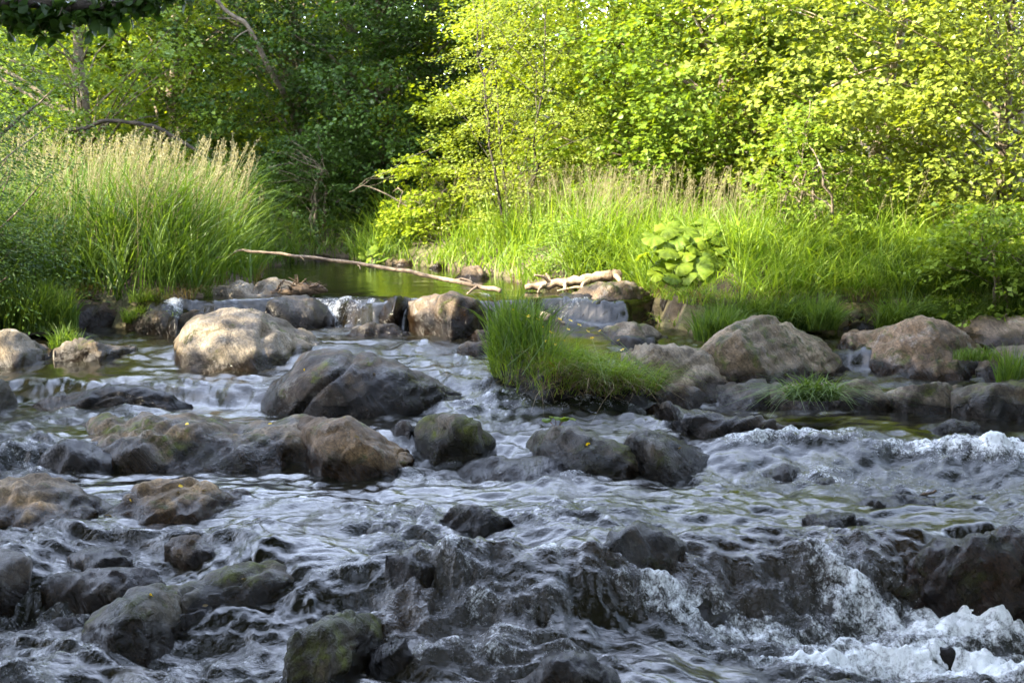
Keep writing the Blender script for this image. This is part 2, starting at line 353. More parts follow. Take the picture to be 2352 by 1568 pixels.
# (px, py, level, rx, ry, bump, slope of the chop, foam, shallow)
FEAT = [
    (760, 742, -.27, .35, .22, 0, .25, .50, 0), (830, 748, -.27, .45, .22, 0, .25, .40, 0), (960, 752, -.28, .35, .12, 0, .2, .35, 0), (810, 700, -.05, .2, .22, 0, .1, .28, .5),
    (370, 746, -.27, .4, .12, 0, .2, .45, 0), (400, 720, -.12, .10, .18, 0, .3, .6, 0), (1120, 735, -.25, .12, .3, 0, .2, .4, 0), (1340, 735, -.22, .5, .12, 0, .15, .40, 0), (1265, 700, -.1, .14, .2, 0, .1, .30, 0),
    (430, 810, -.33, .25, .15, .03, .25, .2, 0), (1050, 850, -.4, .6, .5, 0, .16, .12, 0), (1150, 940, -.5, .7, .5, 0, .22, .30, 0), (1400, 945, -.5, .9, .35, 0, .22, .30, 0),
    (520, 910, -.42, .35, .2, 0, .1, .18, .2), (650, 950, -.52, .5, .15, 0, .22, .2, 0), (150, 950, -.52, .7, .12, 0, .25, .15, 0),
    (60, 1050, -.6, .35, .25, 0, .25, .32, 0), (120, 1085, -.67, .6, .15, 0, .25, .25, 0),
    (1000, 1050, -.6, .2, .5, 0, .25, .22, 0), (1000, 1105, -.67, .8, .25, 0, .2, .20, 0), (1300, 1110, -.67, .45, .12, .02, .2, .40, 0),
    (1640, 1000, -.55, .4, .2, 0, .22, .3, 0), (1480, 1030, -.6, .3, .15, 0, .2, .25, .2), (1850, 1050, -.67, .42, .20, .06, .36, .52, 0), (1720, 1060, -.67, .28, .15, .03, .30, .46, 0), (2120, 1068, -.67, .38, .19, .05, .36, .50, 0), (2310, 1075, -.67, .38, .22, .05, .36, .54, 0),
    (2000, 1105, -.67, 1.2, .35, 0, .26, .36, 0), (2250, 1120, -.67, .5, .3, 0, .22, .3, 0), (1500, 1170, -.67, 1.6, .6, 0, .15, .16, 0), (600, 1160, -.67, .9, .4, 0, .16, .14, 0),
    (650, 1260, -.7, .4, .2, .04, .12, .1, 0), (250, 1270, -.75, .8, .4, 0, .26, .16, .2), (100, 1430, -.98, .5, .25, 0, .3, .42, .1), (120, 1520, -1., .7, .4, 0, .3, .2, .1), (480, 1530, -1., .5, .3, 0, .25, .3, .1), (760, 1370, -.85, .3, .2, 0, .22, .28, .2),
    (1100, 1290, -.67, .8, .3, .02, .16, .10, .1), (1180, 1370, -.85, .35, .14, .07, .3, .10, .8), (1060, 1420, -.95, .25, .12, .08, .35, .42, .3), (1150, 1480, -1., .4, .22, .02, .35, .38, .3), (1100, 1560, -1.05, .6, .3, 0, .35, .26, .4), (930, 1490, -1., .15, .2, .06, .2, .1, .9),
    (1260, 1430, -1, .12, .08, .02, .3, .5, 0), (1420, 1390, -.9, .3, .2, .05, .28, .12, .8), (1620, 1400, -.95, .35, .25, .10, .25, .10, .9), (1560, 1480, -1.1, .4, .15, 0, .35, .38, .4),
    (1650, 1300, -.75, .5, .2, .03, .2, .1, .5), (1900, 1330, -.9, .4, .25, .05, .3, .2, .6), (1930, 1440, -1.1, .30, .2, .06, .42, .44, .5), (2060, 1300, -.85, .25, .15, .06, .2, .12, .6), (2250, 1330, -.9, .5, .15, .02, .15, .06, 1.0),
    (1750, 1520, -1.17, .6, .12, 0, .3, .45, 0), (2150, 1500, -1.17, .55, .25, .06, .5, .66, 0), (2320, 1480, -1.17, .4, .25, .08, .5, .66, 0), (1900, 1560, -1.17, .8, .14, 0, .4, .55, 0), (2250, 1570, -1.17, .9, .2, 0, .45, .62, 0), (2335, 1330, -.9, .06, .2, 0, .3, .5, .2),
]
FW = []
for f in FEAT:
    a, b, _ = at(f[0], f[1], f[2]); FW.append((float(a), float(b)) + f[3:])
nu, nv = 660, 550
U, T = np.meshgrid(np.linspace(-.46, .46, nu), 1 / np.linspace(1 / 5.6, 1 / 24.5, nv), indexing='ij')
WX, WY = U * T, T
Z = level(WX, WY)
def chop_maps(x, y):
    base = .016 + .12 * sstep(16.6, 15.6, y) + .03 * sstep(12.8, 11.6, y) + .07 * sstep(9.6, 9, y)
    calm = fbm(x * .9, y * 1.3, 8.8, 3)
    turb = base * np.exp(np.clip(2.2 * calm, -1.8, .7)); foam = .04 * sstep(16.6, 15.8, y) + .06 * calm * sstep(16.6, 15.8, y) + .05 * sstep(11.5, 10.5, y); sh = np.zeros_like(x) + .15; bump = np.zeros_like(x)
    turb = turb * (1 - .85 * np.exp(-(((x - 3.4) / 1.6) ** 2 + ((y - 12.4) / .7) ** 2))) * (1 - .6 * np.exp(-(((x + 3.6) / 1.8) ** 2 + ((y - 14.2) / .8) ** 2)))
    foam = foam - .12 * np.exp(-(((x - 3.6) / 1.8) ** 2 + ((y - 12.5) / .7) ** 2))
    for (fx, fy, rx, ry, bp, tb, fo, s_) in FW:
        g = np.exp(-(((x - fx) / rx) ** 2 + ((y - fy) / ry) ** 2))
        turb = turb + g * np.maximum(1.15 * tb - turb, 0); fo = fo * 1.12 if fo >= .45 else fo * .8; foam = np.maximum(foam, foam * (1 - g) + g * (fo + .06)); sh = sh + g * (s_ - sh); bump = bump + bp * g
    return turb, foam, sh, bump
TB, FO, SH, BP = chop_maps(WX, WY)
Z = Z + BP
STEEP = np.clip(np.abs(np.gradient(Z, axis=1) / np.gradient(WY, axis=1)), 0, 1.5)
casc = sstep(9.75, 9.3, WY)
Z = Z + casc * (.06 * fbm(WX * 1.6, WY * 1.9, 6.1, 2)) + STEEP * (.05 * fbm(WX * 8, (WY + Z) * 2.2, 2.7, 2) + .022 * fbm(WX * 24, (WY + Z) * 7, 5.7, 2))
wp = .12 * fbm(WX * 1.2, WY * 1.2, 4.2, 2)
sx = WX + wp + .25 * Z; sy = WY + 1.2 * wp
CH = np.zeros_like(Z)
for lam, c, sh_ in ((.90, .04, 0), (.45, .10, 3.1), (.22, .33, 6.7), (.11, .58, 9.9), (.055, .28, 14.2)):
    n = pn(sx / (lam * 1.6), sy / (lam * .85), sh_ + 1.5 * Z / lam * .3)
    if lam in (.22, .11): n = .55 * n + .45 * (.55 - 1.5 * np.sqrt(pn(sx / (lam * 2.1), sy / (lam * 1.2), sh_ + 31) ** 2 + .006))       # sharp little crests
    CH = CH + TB * lam * c * 4.0 * (n - .25 * np.abs(pn(sx / lam * .7, sy / lam * .6, sh_ + 20)))
Z = Z + CH * .8
fz = np.clip((FO - .30) / .35, 0, 1)
Z = Z + fz * (.026 * pn(WX * 14, WY * 14, 4.4) + .016 * pn(WX * 33, WY * 33, 7.4) + .010 * pn(WX * 60, WY * 60, 2.4))
FO2 = FO + .25 * CH / .05 * .3 + .10 * STEEP * (pn(WX * 14, (WY + Z) * 2.5, 3.9) + .1) + .05 * pn(WX * 7, WY * 9, 1.2)
wm = mesh_np('stream_water', np.stack([WX.ravel(), WY.ravel(), Z.ravel()], 1), grid_faces(nu, nv), WATER,
             attrs={'foam': FO2.ravel(), 'shallow': np.clip(SH, 0, 1).ravel(), 'turb': np.clip(TB * 2.2, .06, 1).ravel()})
tag(link('stream_water', wm), kind='structure')

# ------------------------------------------------------------------ rocks
def smooth1(a, k):
    if k <= 0: return a
    ker = np.exp(-.5 * (np.arange(-3 * k, 3 * k + 1) / k) ** 2); ker /= ker.sum()
    return np.convolve(np.pad(a, 3 * k, mode='edge'), ker, mode='valid')
RIDX = [0]
def rock(label, prof, front, zb, depth, tint, moss=.2, wet=.0, ridge=.25, p=.72, strata=.6, res=None, sink=.30, rough=1., name='rock', cat='rock', mat=None, sm=2, group=None, wetline=.07, lump=1.0, chips=8, auto=True, lift=0., shade_k=.62):
    """A stone: its skyline `prof` and front waterline `front` (picture points) on the level zb, and a real depth in metres."""
    RIDX[0] += 1; sd = RIDX[0] * 3.77
    prof = np.array(prof, float); front = np.array(front, float)
    wpx = prof[-1, 0] - prof[0, 0]
    nu = res or int(np.clip(wpx / 4.5, 26, 130)); nv = int(np.clip(nu * .55, 18, 60))
    u = .5 - .5 * np.cos(np.linspace(0, math.pi, nu)); u = .35 * np.linspace(0, 1, nu) + .65 * u
    px = prof[0, 0] + u * wpx
    zb = np.full(nu, float(zb))
    if auto:                                              # the level of the water along its front
        fq = np.interp(px, front[:, 0], front[:, 1])
        for _ in range(14):
            xx, yy, _z = at(px, fq, zb); zb = .5 * zb + .5 * level(xx, yy - .04)
        zb = smooth1(zb, 3)
    py = smooth1(np.interp(px, prof[:, 0], prof[:, 1]), sm); fy = smooth1(np.interp(px, front[:, 0], front[:, 1]), sm); fy = fy + np.clip(.14 * (fy - py), 3, 16)
    tp = np.clip(1 - np.abs(2 * u - 1) ** 3.2, 0, 1) ** .5
    yf = at(px, fy, zb)[1]; ymid = (yf * tp).sum() / tp.sum()
    rows = FPX * (CAMZ - zb) / yf ** 2                       # picture rows per metre of depth: a low end is also a narrow end
    dmax = smooth1(np.maximum(.05, (.5 + .25 * max(ridge, 0)) * (fy - py) / rows / (.5 + ridge / 2)), 2)
    d = np.minimum(depth * (.12 + .88 * tp), dmax); yf = yf + np.minimum(depth * .2, .12) * (1 - tp)
    yr = yf + d * (.5 + ridge / 2)
    xr, _, zt = at_y(px, py, yr)
    h = np.maximum(zt - zb, .004)
    v = np.linspace(0, 1, nv); a = math.pi * v
    ca, sa = np.cos(a), np.sin(a)
    cy = np.sign(-ca) * np.abs(ca) ** .8
    Yv = (yf + d / 2)[:, None] + (d / 2)[:, None] * cy[None] + (ridge * d / 2)[:, None] * sa[None] ** 1.3
    Xv = xr[:, None] * (Yv / yr[:, None]) ** .35
    Zv = (zb - sink)[:, None] + (h[:, None] + sink) * sa[None] ** p
    # close the two ends
    for e in (0, -1):
        Zv[e] = zb[e] - sink; Yv[e] = Yv[e].mean() + (Yv[e] - Yv[e].mean()) * .3
    size = max(.12, min(float(xr[-1] - xr[0]), depth * 1.6))
    P = np.stack([Xv, Yv, Zv], -1)
    du, dv = np.gradient(P, axis=0), np.gradient(P, axis=1)
    nrm = np.cross(du, dv); nrm /= np.linalg.norm(nrm, axis=-1)[..., None] + 1e-9
    if nrm[nu // 2, nv // 2, 2] < 0: nrm = -nrm
    rr = np.random.default_rng(RIDX[0] * 17 + 5)               # split faces: planes that chip pieces off
    for k in range(chips):
        nn = rr.normal(size=3) * (.45, .7, .6) + (0, -.5, .2); nn /= np.linalg.norm(nn)
        pr = (P / size) @ nn; off = pr.max() - (pr.max() - pr.min()) * rr.uniform(.04, .16)
        P = P - nn * (np.maximum(pr - off, 0) * size * .75)[..., None]
    q = P / size
    f1 = fbm(q[..., 0] * 2.0 + sd, q[..., 1] * 2.0, q[..., 2] * 2.6, 3)
    crease = -np.clip(.22 - np.abs(pn(q[..., 0] * 2.3 + sd, q[..., 1] * 2.3 + 9, q[..., 2] * 3)), 0, 1) / .22
    f2 = fbm(P[..., 0] * 11 + sd, P[..., 1] * 11, P[..., 2] * 13, 3)
    lay = P[..., 2] * .62 - P[..., 0] * .70 + P[..., 1] * .35 + .09 * f1
    sr = pn(lay * 15, P[..., 0] * 2.2 + sd, P[..., 1] * 2.2); sr2 = pn(lay * 38, P[..., 0] * 4 + sd, P[..., 1] * 4) * np.clip(.5 + f1, 0, 1)
    crk = -np.exp(-(pn(q[..., 0] * 1.5 + sd, q[..., 1] * 1.5 + 4, q[..., 2] * 2 + lay / size * 1.5) / .045) ** 2) * np.clip(.6 + 1.2 * f1, 0, 1)
    disp = size * .035 * crk + size * (.050 * f1 * lump + .022 * crease * lump) * rough + .011 * f2 * rough + strata * (.034 * np.clip(sr, -.5, .15) + .011 * sr2) * min(1, size * 1.6)
    P[..., 2] += lift
    edge = np.minimum(1, np.minimum(u, 1 - u) * 12)[:, None]
    P = P + nrm * (disp * edge)[..., None]
    org = np.array([P[..., 0].mean(), float(ymid + depth * .4), float(zb.mean())])
    wl = wetline * (1 + 1.2 * fbm(P[..., 0] * 3 + sd, P[..., 1] * 3, 2.2, 3)) + .01
    wl = np.maximum(wl + shade_k * np.clip(h, 0, .5)[:, None] * (.8 + 1.1 * fbm(P[..., 0] * 2.2 + sd, P[..., 1] * 2.2, P[..., 2] * 2, 3)), .012)  # band raised up the flanks: wet rock plus painted shade of the sides
    wet_shade = np.clip(np.maximum(sstep(1, .55, (P[..., 2] - zb[:, None]) / wl), wet + (.8 * fbm(P[..., 0] * 2.5, P[..., 1] * 2.5, P[..., 2] * 2.5 + sd, 3) if 0 < wet < .9 else 0)), 0, 1)
    me = mesh_np(name, (P - org).reshape(-1, 3), grid_faces(nu, nv)[:, ::-1] if np.cross(du, dv)[nu // 2, nv // 2, 2] < 0 else grid_faces(nu, nv), mat or ROCK, attrs={'wet': wet_shade.ravel()})
    o = link(name, me, loc=tuple(org)); o.color = (*tint, moss)
    tag(o, label, cat, group)
    ROCKS.append(o); return o, P
ROCKS = []
GREY, PALE, BROWN, TAN, DARK, SLATE = (.18, .162, .13), (.40, .37, .315), (.14, .098, .058), (.30, .215, .125), (.07, .057, .042), (.13, .122, .11)
L1, L2, L3 = -.30, -.52, -.67
# the far weir and the left bank
rock('pale flat bedrock shelf at the foot of the tall left grass', [(425, 700), (455, 662), (500, 653), (560, 656), (640, 664), (720, 684), (765, 705)], [(425, 740), (540, 742), (765, 742)], -.28, 1.0, (.38,.36,.32), .1, ridge=.5, strata=1.4, rough=1.3, auto=False)
rock('low pale ledge left of the root stump', [(560, 690), (585, 675), (640, 668), (690, 680)], [(560, 702), (640, 708), (690, 704)], -.12, .6, PALE, .1, strata=1, lift=0.14)
rock('squat dark stone beside the small white fall on the left', [(405, 735), (425, 706), (465, 695), (500, 718)], [(405, 745), (450, 750), (500, 745)], -.28, .4, DARK, .2, .5)
rock('low dark wet ledge under the left bank', [(275, 732), (310, 714), (380, 714), (408, 732)], [(275, 742), (340, 747), (408, 742)], -.28, .4, SLATE, .2, .7)
rock('rounded brown boulder under the left grass bank', [(138, 735), (165, 712), (205, 703), (250, 714), (288, 743)], [(138, 748), (210, 756), (288, 750)], -.28, .6, BROWN, .25, wetline=.1, lift=0.1)
rock('dark wedge-shaped rock left of the weir fall', [(598, 715), (618, 690), (660, 680), (728, 683), (758, 712), (772, 736)], [(598, 735), (680, 748), (740, 747), (772, 738)], -.28, .7, SLATE, .25, .35)
rock('dark wet lip of rock inside the weir fall', [(860, 715), (875, 692), (905, 683), (945, 692)], [(860, 732), (900, 740), (945, 738)], -.28, .45, DARK, .1, .9, lift=0.03)
rock('brown streaked boulder in the middle of the weir', [(912, 722), (928, 692), (985, 671), (1060, 675), (1105, 690), (1120, 722)], [(912, 736), (1000, 744), (1120, 738)], -.28, .7, (.20, .16, .12), .25, .15, p=.5)
rock('small rounded wet rock below the weir', [(790, 768), (820, 748), (860, 736), (905, 746), (945, 770)], [(790, 771), (860, 775), (945, 772)], -.30, .42, GREY, .25, .35, res=50)
rock('pale grey sloping slab in midstream behind the dark boulder', [(396, 792), (412, 752), (450, 722), (530, 710), (610, 718), (680, 757), (760, 802)], [(396, 800), (425, 831), (520, 836), (650, 832), (760, 808)], -.34, 1.25, PALE, .22, ridge=.45, strata=.9, wetline=.05, chips=3, lump=.7, shade_k=.22)
rock('pale smooth slab cut by the left picture edge', [(-80, 762), (0, 759), (45, 764), (78, 786), (128, 803)], [(-80, 840), (60, 838), (128, 826)], -.34, .8, PALE, .12, ridge=.4, strata=1.0, shade_k=.22)
rock('ribbed grey slab beside the pale edge slab', [(116, 803), (138, 785), (200, 782), (260, 791), (330, 803)], [(116, 830), (220, 832), (330, 812)], -.34, .55, (.25, .23, .2), .2, ridge=.3, strata=1.6, shade_k=.22)
rock('bluish wet flat rock at the left edge of the frame', [(-80, 872), (0, 865), (30, 876), (50, 898)], [(-80, 950), (0, 945), (50, 930)], L2, .6, SLATE, .0, .75, ridge=.5)
rock('long black wet ledge across the left pool', [(28, 900), (62, 884), (120, 880), (200, 888), (300, 890), (400, 886), (455, 912)], [(28, 935), (200, 943), (330, 941), (455, 936)], L2, .5, DARK, .1, .95)
# midstream
rock('large dark smooth boulder in midstream', [(590, 892), (600, 850), (628, 828), (680, 812), (760, 803), (850, 809), (930, 830), (1000, 868), (1050, 898), (1095, 922)], [(590, 905), (612, 936), (760, 944), (950, 936), (1050, 926), (1095, 924)], -.50, 1.15, (.115, .095, .078), .27, ridge=.15, p=.5, res=130, lump=.6, wetline=.12, chips=3)
rock('long flat brown rock with pitted top in front of the dark boulder', [(104, 990), (150, 968), (250, 954), (360, 940), (430, 938), (520, 945), (600, 946), (680, 962), (765, 1015)], [(104, 1002), (240, 1062), (350, 1082), (550, 1080), (700, 1072), (765, 1085)], L2 - .08, 1.1, (.30, .25, .18), .36, ridge=.5, strata=1.2, res=130, rough=1.4)
rock('black wet knob at the left end of the long flat rock', [(86, 1062), (110, 1020), (160, 1004), (220, 1010), (262, 1044)], [(86, 1085), (170, 1092), (262, 1088)], L3, .5, DARK, .1, .9)
rock('tan leaning slab resting on the end of the long flat rock', [(668, 975), (696, 942), (742, 932), (820, 949), (890, 984), (935, 1030), (960, 1058)], [(668, 1000), (740, 1086), (850, 1100), (930, 1087), (960, 1066)], -.62, .7, TAN, .22, ridge=.1, p=.55, strata=.8, res=110, lump=.6, shade_k=.22)
rock('small dark round stone between tan slab and mossy rock', [(893, 988), (912, 967), (938, 966), (955, 990)], [(893, 996), (925, 1017), (955, 1010)], -.56, .28, (.10, .06, .045), .05, .2, res=40, strata=.1)
rock('two-humped mossy rock between the tan slab and the plant rock', [(938, 972), (965, 948), (1010, 957), (1060, 948), (1100, 955), (1125, 990), (1150, 1027)], [(938, 1000), (1000, 1046), (1080, 1055), (1150, 1030)], -.58, .55, GREY, .62, ridge=.1, p=.5)
rock('wet rock dome with water sheeting over it', [(1042, 1088), (1080, 1058), (1150, 1040), (1230, 1042), (1280, 1060), (1325, 1097)], [(1042, 1100), (1180, 1112), (1325, 1106)], L3, .6, DARK, .1, .95, lump=.6)
rock('smooth mossy rock with a leafy seedling on top', [(1206, 1022), (1225, 990), (1270, 979), (1340, 984), (1420, 1000), (1480, 1045)], [(1206, 1042), (1280, 1086), (1380, 1097), (1480, 1090)], -.64, .7, (.20, .195, .18), .45, .25, ridge=.3, p=.5, lump=.6)
rock('dark wet rock with a peaked top beside the seedling rock', [(1395, 1015), (1440, 975), (1490, 971), (1560, 1000), (1620, 1034), (1668, 1062)], [(1395, 1080), (1500, 1092), (1600, 1080), (1668, 1067)], -.64, .6, (.10, .095, .085), .35, .7, ridge=.2)
rock('thin black slanting slab washed by the rapids', [(1450, 937), (1500, 921), (1580, 938), (1680, 962), (1780, 967), (1836, 996)], [(1450, 946), (1560, 992), (1700, 1026), (1836, 1002)], -.55, .55, DARK, .2, .8, ridge=.2, strata=1.2)
# right bank
rock('large pale humped rock on the right bank', [(1555, 845), (1620, 788), (1680, 740), (1740, 728), (1800, 734), (1860, 764), (1920, 808), (1965, 848)], [(1555, 882), (1700, 886), (1850, 870), (1965, 858)], -.46, 1.3, (.44, .37, .28), .36, ridge=.3, p=.62, res=130, strata=1.0, chips=2, lump=.5, shade_k=.22)
rock('pale ridged lobe left of the large humped rock', [(1425, 812), (1470, 790), (1540, 788), (1620, 796), (1700, 862)], [(1425, 842), (1500, 902), (1600, 908), (1700, 892)], -.5, .9, (.46, .41, .33), .15, ridge=.45, p=.6, strata=1.4, shade_k=.15, chips=3)
rock('low wet slab below the pale ridged lobe', [(1585, 888), (1640, 865), (1720, 869), (1800, 885)], [(1585, 912), (1700, 937), (1800, 932)], L2, .6, (.2, .19, .17), .1, .4, ridge=.4, strata=1.2, shade_k=.22)
rock('pinkish block at the tip of the grassy islet', [(1500, 905), (1530, 882), (1580, 880), (1640, 905)], [(1500, 925), (1560, 935), (1640, 925)], L2, .4, (.26, .21, .18), .1, .2)
rock('flat greenish slab behind the grassy islet', [(1330, 748), (1380, 738), (1440, 734), (1500, 750), (1545, 772)], [(1330, 762), (1450, 786), (1545, 786)], -.32, .7, PALE, .3, ridge=.4, shade_k=.22)
rock('thin black ledge under the flat greenish slab', [(1398, 778), (1440, 766), (1490, 772), (1525, 788)], [(1398, 787), (1470, 797), (1525, 795)], -.36, .3, DARK, .1, .8)
rock('streaked pale stone behind the tall islet grass', [(1195, 722), (1235, 702), (1270, 714), (1305, 742)], [(1195, 738), (1250, 748), (1305, 746)], -.28, .4, PALE, .1, strata=1.5)
rock('brown mossy boulder below the driftwood log', [(1305, 692), (1340, 665), (1400, 655), (1460, 660), (1505, 692)], [(1305, 714), (1400, 722), (1505, 714)], -.18, .8, (.24, .19, .14), .35, ridge=.2, p=.5, rough=1.4, lift=0.06)
rock('black wet stone beside the thin right-hand fall', [(1275, 692), (1300, 674), (1350, 680), (1395, 702)], [(1275, 716), (1330, 722), (1395, 718)], -.22, .4, DARK, .3, .8, lift=0.06)
rock('low brown rock at the edge of the still side pool', [(1475, 716), (1520, 697), (1570, 695), (1610, 716)], [(1475, 721), (1540, 726), (1610, 722)], -.18, .5, (.22, .16, .11), .2, auto=False)
rock('sloping grey slab under the butterbur leaves', [(1485, 685), (1512, 664), (1560, 668), (1608, 692)], [(1485, 694), (1540, 700), (1608, 700)], -.08, .4, (.2, .18, .15), .4, auto=False, sink=.1)
rock('small pale leaning stone by the side creek', [(1930, 728), (1948, 708), (1972, 694), (1986, 722)], [(1930, 734), (1960, 738), (1986, 734)], -.2, .22, PALE, .1, res=40, auto=False)
rock('dark mossy hump in the side creek', [(1936, 752), (1975, 735), (2032, 754)], [(1936, 758), (1980, 763), (2032, 760)], -.24, .4, DARK, .5, .3, res=40)
rock('brown cracked boulder right of the side fall', [(1922, 793), (1950, 768), (2000, 762), (2060, 736), (2120, 730), (2180, 740), (2230, 768), (2280, 803)], [(1922, 805), (2010, 852), (2130, 864), (2250, 852), (2280, 832)], -.46, 1.1, (.33, .25, .175), .3, ridge=.35, p=.6, rough=1.2, res=120, chips=3, shade_k=.22)
rock('broad smooth grey slab behind the cracked boulder', [(2105, 748), (2180, 728), (2260, 726), (2440, 730)], [(2105, 762), (2250, 796), (2440, 802)], -.25, 1.3, (.46, .40, .34), .1, ridge=.5, lump=.5, shade_k=.22)
rock('rounded grey stone at the right picture edge', [(2238, 852), (2270, 816), (2310, 796), (2430, 790)], [(2238, 872), (2320, 878), (2430, 876)], -.46, .6, GREY, .3)
rock('ledge block under the trailing dead grass', [(1765, 893), (1830, 876), (1925, 880)], [(1765, 936), (1840, 940), (1925, 938)], L2, .6, (.32, .28, .22), .25, shade_k=.22)
rock('grey ledge block with a flat face right of the trailing grass', [(1902, 893), (1930, 872), (1990, 867), (2045, 888)], [(1902, 937), (1970, 940), (2045, 938)], L2, .55, (.33, .29, .23), .25, p=.4, strata=.8, shade_k=.22)
rock('long ledge block in the middle of the right-hand ledge', [(2028, 902), (2060, 872), (2130, 862), (2200, 867), (2218, 892)], [(2028, 939), (2120, 945), (2218, 946)], L2, .6, (.30, .265, .21), .3, p=.4, strata=.9, shade_k=.22)
rock('dark mossy ledge block at the right picture edge', [(2183, 903), (2210, 879), (2280, 869), (2360, 872), (2440, 890)], [(2183, 951), (2300, 960), (2440, 962)], L2, .65, (.13, .12, .10), .4, p=.4)
rock('low dark stone standing alone in the green water', [(2106, 986), (2135, 968), (2190, 961), (2240, 971), (2272, 991)], [(2106, 991), (2190, 999), (2272, 993)], L2, .4, DARK, .3, .5)
rock('thin dark ledge at the right edge above the rapids', [(2195, 1023), (2250, 1014), (2330, 1017), (2440, 1016)], [(2195, 1027), (2300, 1031), (2440, 1031)], -.56, .25, DARK, .1, .8, lift=0.05)
# the rapids
rock('dark wet stone amid the white rapids', [(1733, 1092), (1760, 1068), (1800, 1059), (1848, 1087)], [(1733, 1103), (1790, 1110), (1848, 1100)], L3, .35, DARK, .2, .75, res=50)
rock('half-drowned little stone right of the dark rapids stone', [(1863, 1110), (1885, 1092), (1915, 1089), (1936, 1108)], [(1863, 1118), (1900, 1124), (1936, 1118)], L3, .25, DARK, .2, .9, res=36)
rock('squat mossy stone below the stick', [(1841, 1192), (1870, 1171), (1920, 1163), (1970, 1183)], [(1841, 1206), (1910, 1215), (1970, 1206)], L3, .3, (.14, .12, .08), .55, .4, res=56)
rock('low dark stone carrying a stick', [(1942, 1153), (2000, 1141), (2080, 1140), (2158, 1152)], [(1942, 1166), (2050, 1176), (2158, 1164)], L3, .35, DARK, .3, .7, lift=0.02)
rock('ribbed dark rock alone in the middle of the run', [(998, 1203), (1030, 1175), (1080, 1161), (1130, 1165), (1190, 1193)], [(998, 1213), (1090, 1220), (1190, 1203)], L3, .4, (.11, .10, .08), .3, .45, strata=1.3, res=60)
rock('tiny dark stone left of the ribbed rock', [(836, 1219), (870, 1204), (908, 1214)], [(836, 1225), (870, 1228), (908, 1225)], L3, .2, DARK, .1, .8, res=36, lift=0.03)
rock('pale tan rounded slab in the lower left corner area', [(-80, 1130), (60, 1100), (130, 1092), (200, 1108), (270, 1143)], [(-80, 1212), (120, 1214), (220, 1202), (270, 1178)], L3, .9, (.46, .37, .25), .2, ridge=.4, rough=1.3, res=110, shade_k=.22)
rock('tan slab with a pale crest right of the rounded slab', [(232, 1145), (270, 1110), (320, 1100), (420, 1107), (540, 1119), (628, 1143)], [(232, 1187), (330, 1203), (480, 1188), (628, 1150)], L3, .7, (.55, .41, .24), .25, ridge=.3, rough=1.3, res=110, strata=1, shade_k=.22)
rock('small pointed brown stone in the left riffle', [(378, 1278), (408, 1250), (440, 1244), (490, 1278)], [(378, 1286), (430, 1290), (490, 1286)], -.72, .3, BROWN, .15, .4, res=44, lift=0.07)
rock('flat wet stone in the left riffle', [(150, 1295), (190, 1271), (250, 1277), (305, 1303)], [(150, 1309), (220, 1316), (305, 1312)], -.78, .35, DARK, .1, .9, res=50, lift=0.06)
rock('round dark rock at the lower left picture edge', [(-80, 1292), (0, 1279), (45, 1290), (74, 1325)], [(-80, 1378), (0, 1380), (74, 1372)], -.85, .5, (.12, .105, .09), .15, .5, lift=0.09)
rock('dark brown ledge with water trickling over it', [(95, 1365), (200, 1335), (320, 1324), (395, 1348)], [(95, 1392), (250, 1400), (395, 1396)], -.90, .4, (.085, .055, .035), .1, .9, lift=0.07)
rock('small black stone behind the foam on the lower left', [(112, 1430), (140, 1408), (180, 1410), (205, 1440)], [(112, 1450), (160, 1456), (205, 1450)], -.98, .3, DARK, .1, .8, res=44)
rock('big olive-grey boulder, left half, in the lower left', [(180, 1455), (208, 1410), (270, 1370), (345, 1354), (410, 1363), (448, 1425)], [(180, 1482), (260, 1523), (360, 1503), (448, 1452)], -.98, .75, (.135, .13, .105), .38, .1, ridge=.2, p=.5, res=120, lump=.8)
rock('big olive-grey boulder, right half with mossy shoulder', [(350, 1372), (400, 1325), (470, 1307), (560, 1299), (630, 1299), (672, 1324), (702, 1375)], [(350, 1442), (450, 1443), (560, 1428), (650, 1402), (702, 1388)], -.92, .75, (.135, .13, .10), .42, .1, ridge=.2, p=.5, res=130, lump=1.1)
rock('mossy wedge-shaped rock at the bottom centre', [(636, 1495), (680, 1440), (760, 1417), (830, 1404), (872, 1418), (888, 1475)], [(636, 1640), (760, 1615), (888, 1510)], -1.02, .6, (.10, .09, .055), .55, .3, ridge=.25, res=110, strata=1)
rock('black wet stone beside the mossy wedge rock', [(836, 1505), (880, 1450), (920, 1440), (970, 1525)], [(836, 1560), (900, 1565), (970, 1545)], -1.02, .35, DARK, .2, .9)
rock('wet dark stone splitting the flow at the cascade brink', [(880, 1298), (920, 1272), (980, 1280), (1030, 1315)], [(880, 1342), (960, 1357), (1030, 1338)], -.80, .35, DARK, .35, .85, lift=0.07)
rock('grey wet rock knob on the cascade brink', [(1380, 1305), (1420, 1262), (1480, 1250), (1550, 1260), (1586, 1312)], [(1380, 1332), (1480, 1346), (1586, 1342)], -.80, .45, (.12, .12, .115), .3, .7, rough=1.4, lift=0.12)
rock('dark rock face under the middle cascade', [(1030, 1402), (1100, 1372), (1200, 1366), (1320, 1395)], [(1030, 1432), (1180, 1446), (1320, 1440)], -1.0, .6, DARK, .15, 1., p=.9, ridge=.4, lift=.04)
rock('olive rock face under the broad cascade', [(1450, 1385), (1600, 1345), (1700, 1355), (1770, 1415)], [(1450, 1440), (1620, 1455), (1770, 1450)], -1.05, .6, (.09, .08, .045), .4, 1., p=.9, ridge=.4)
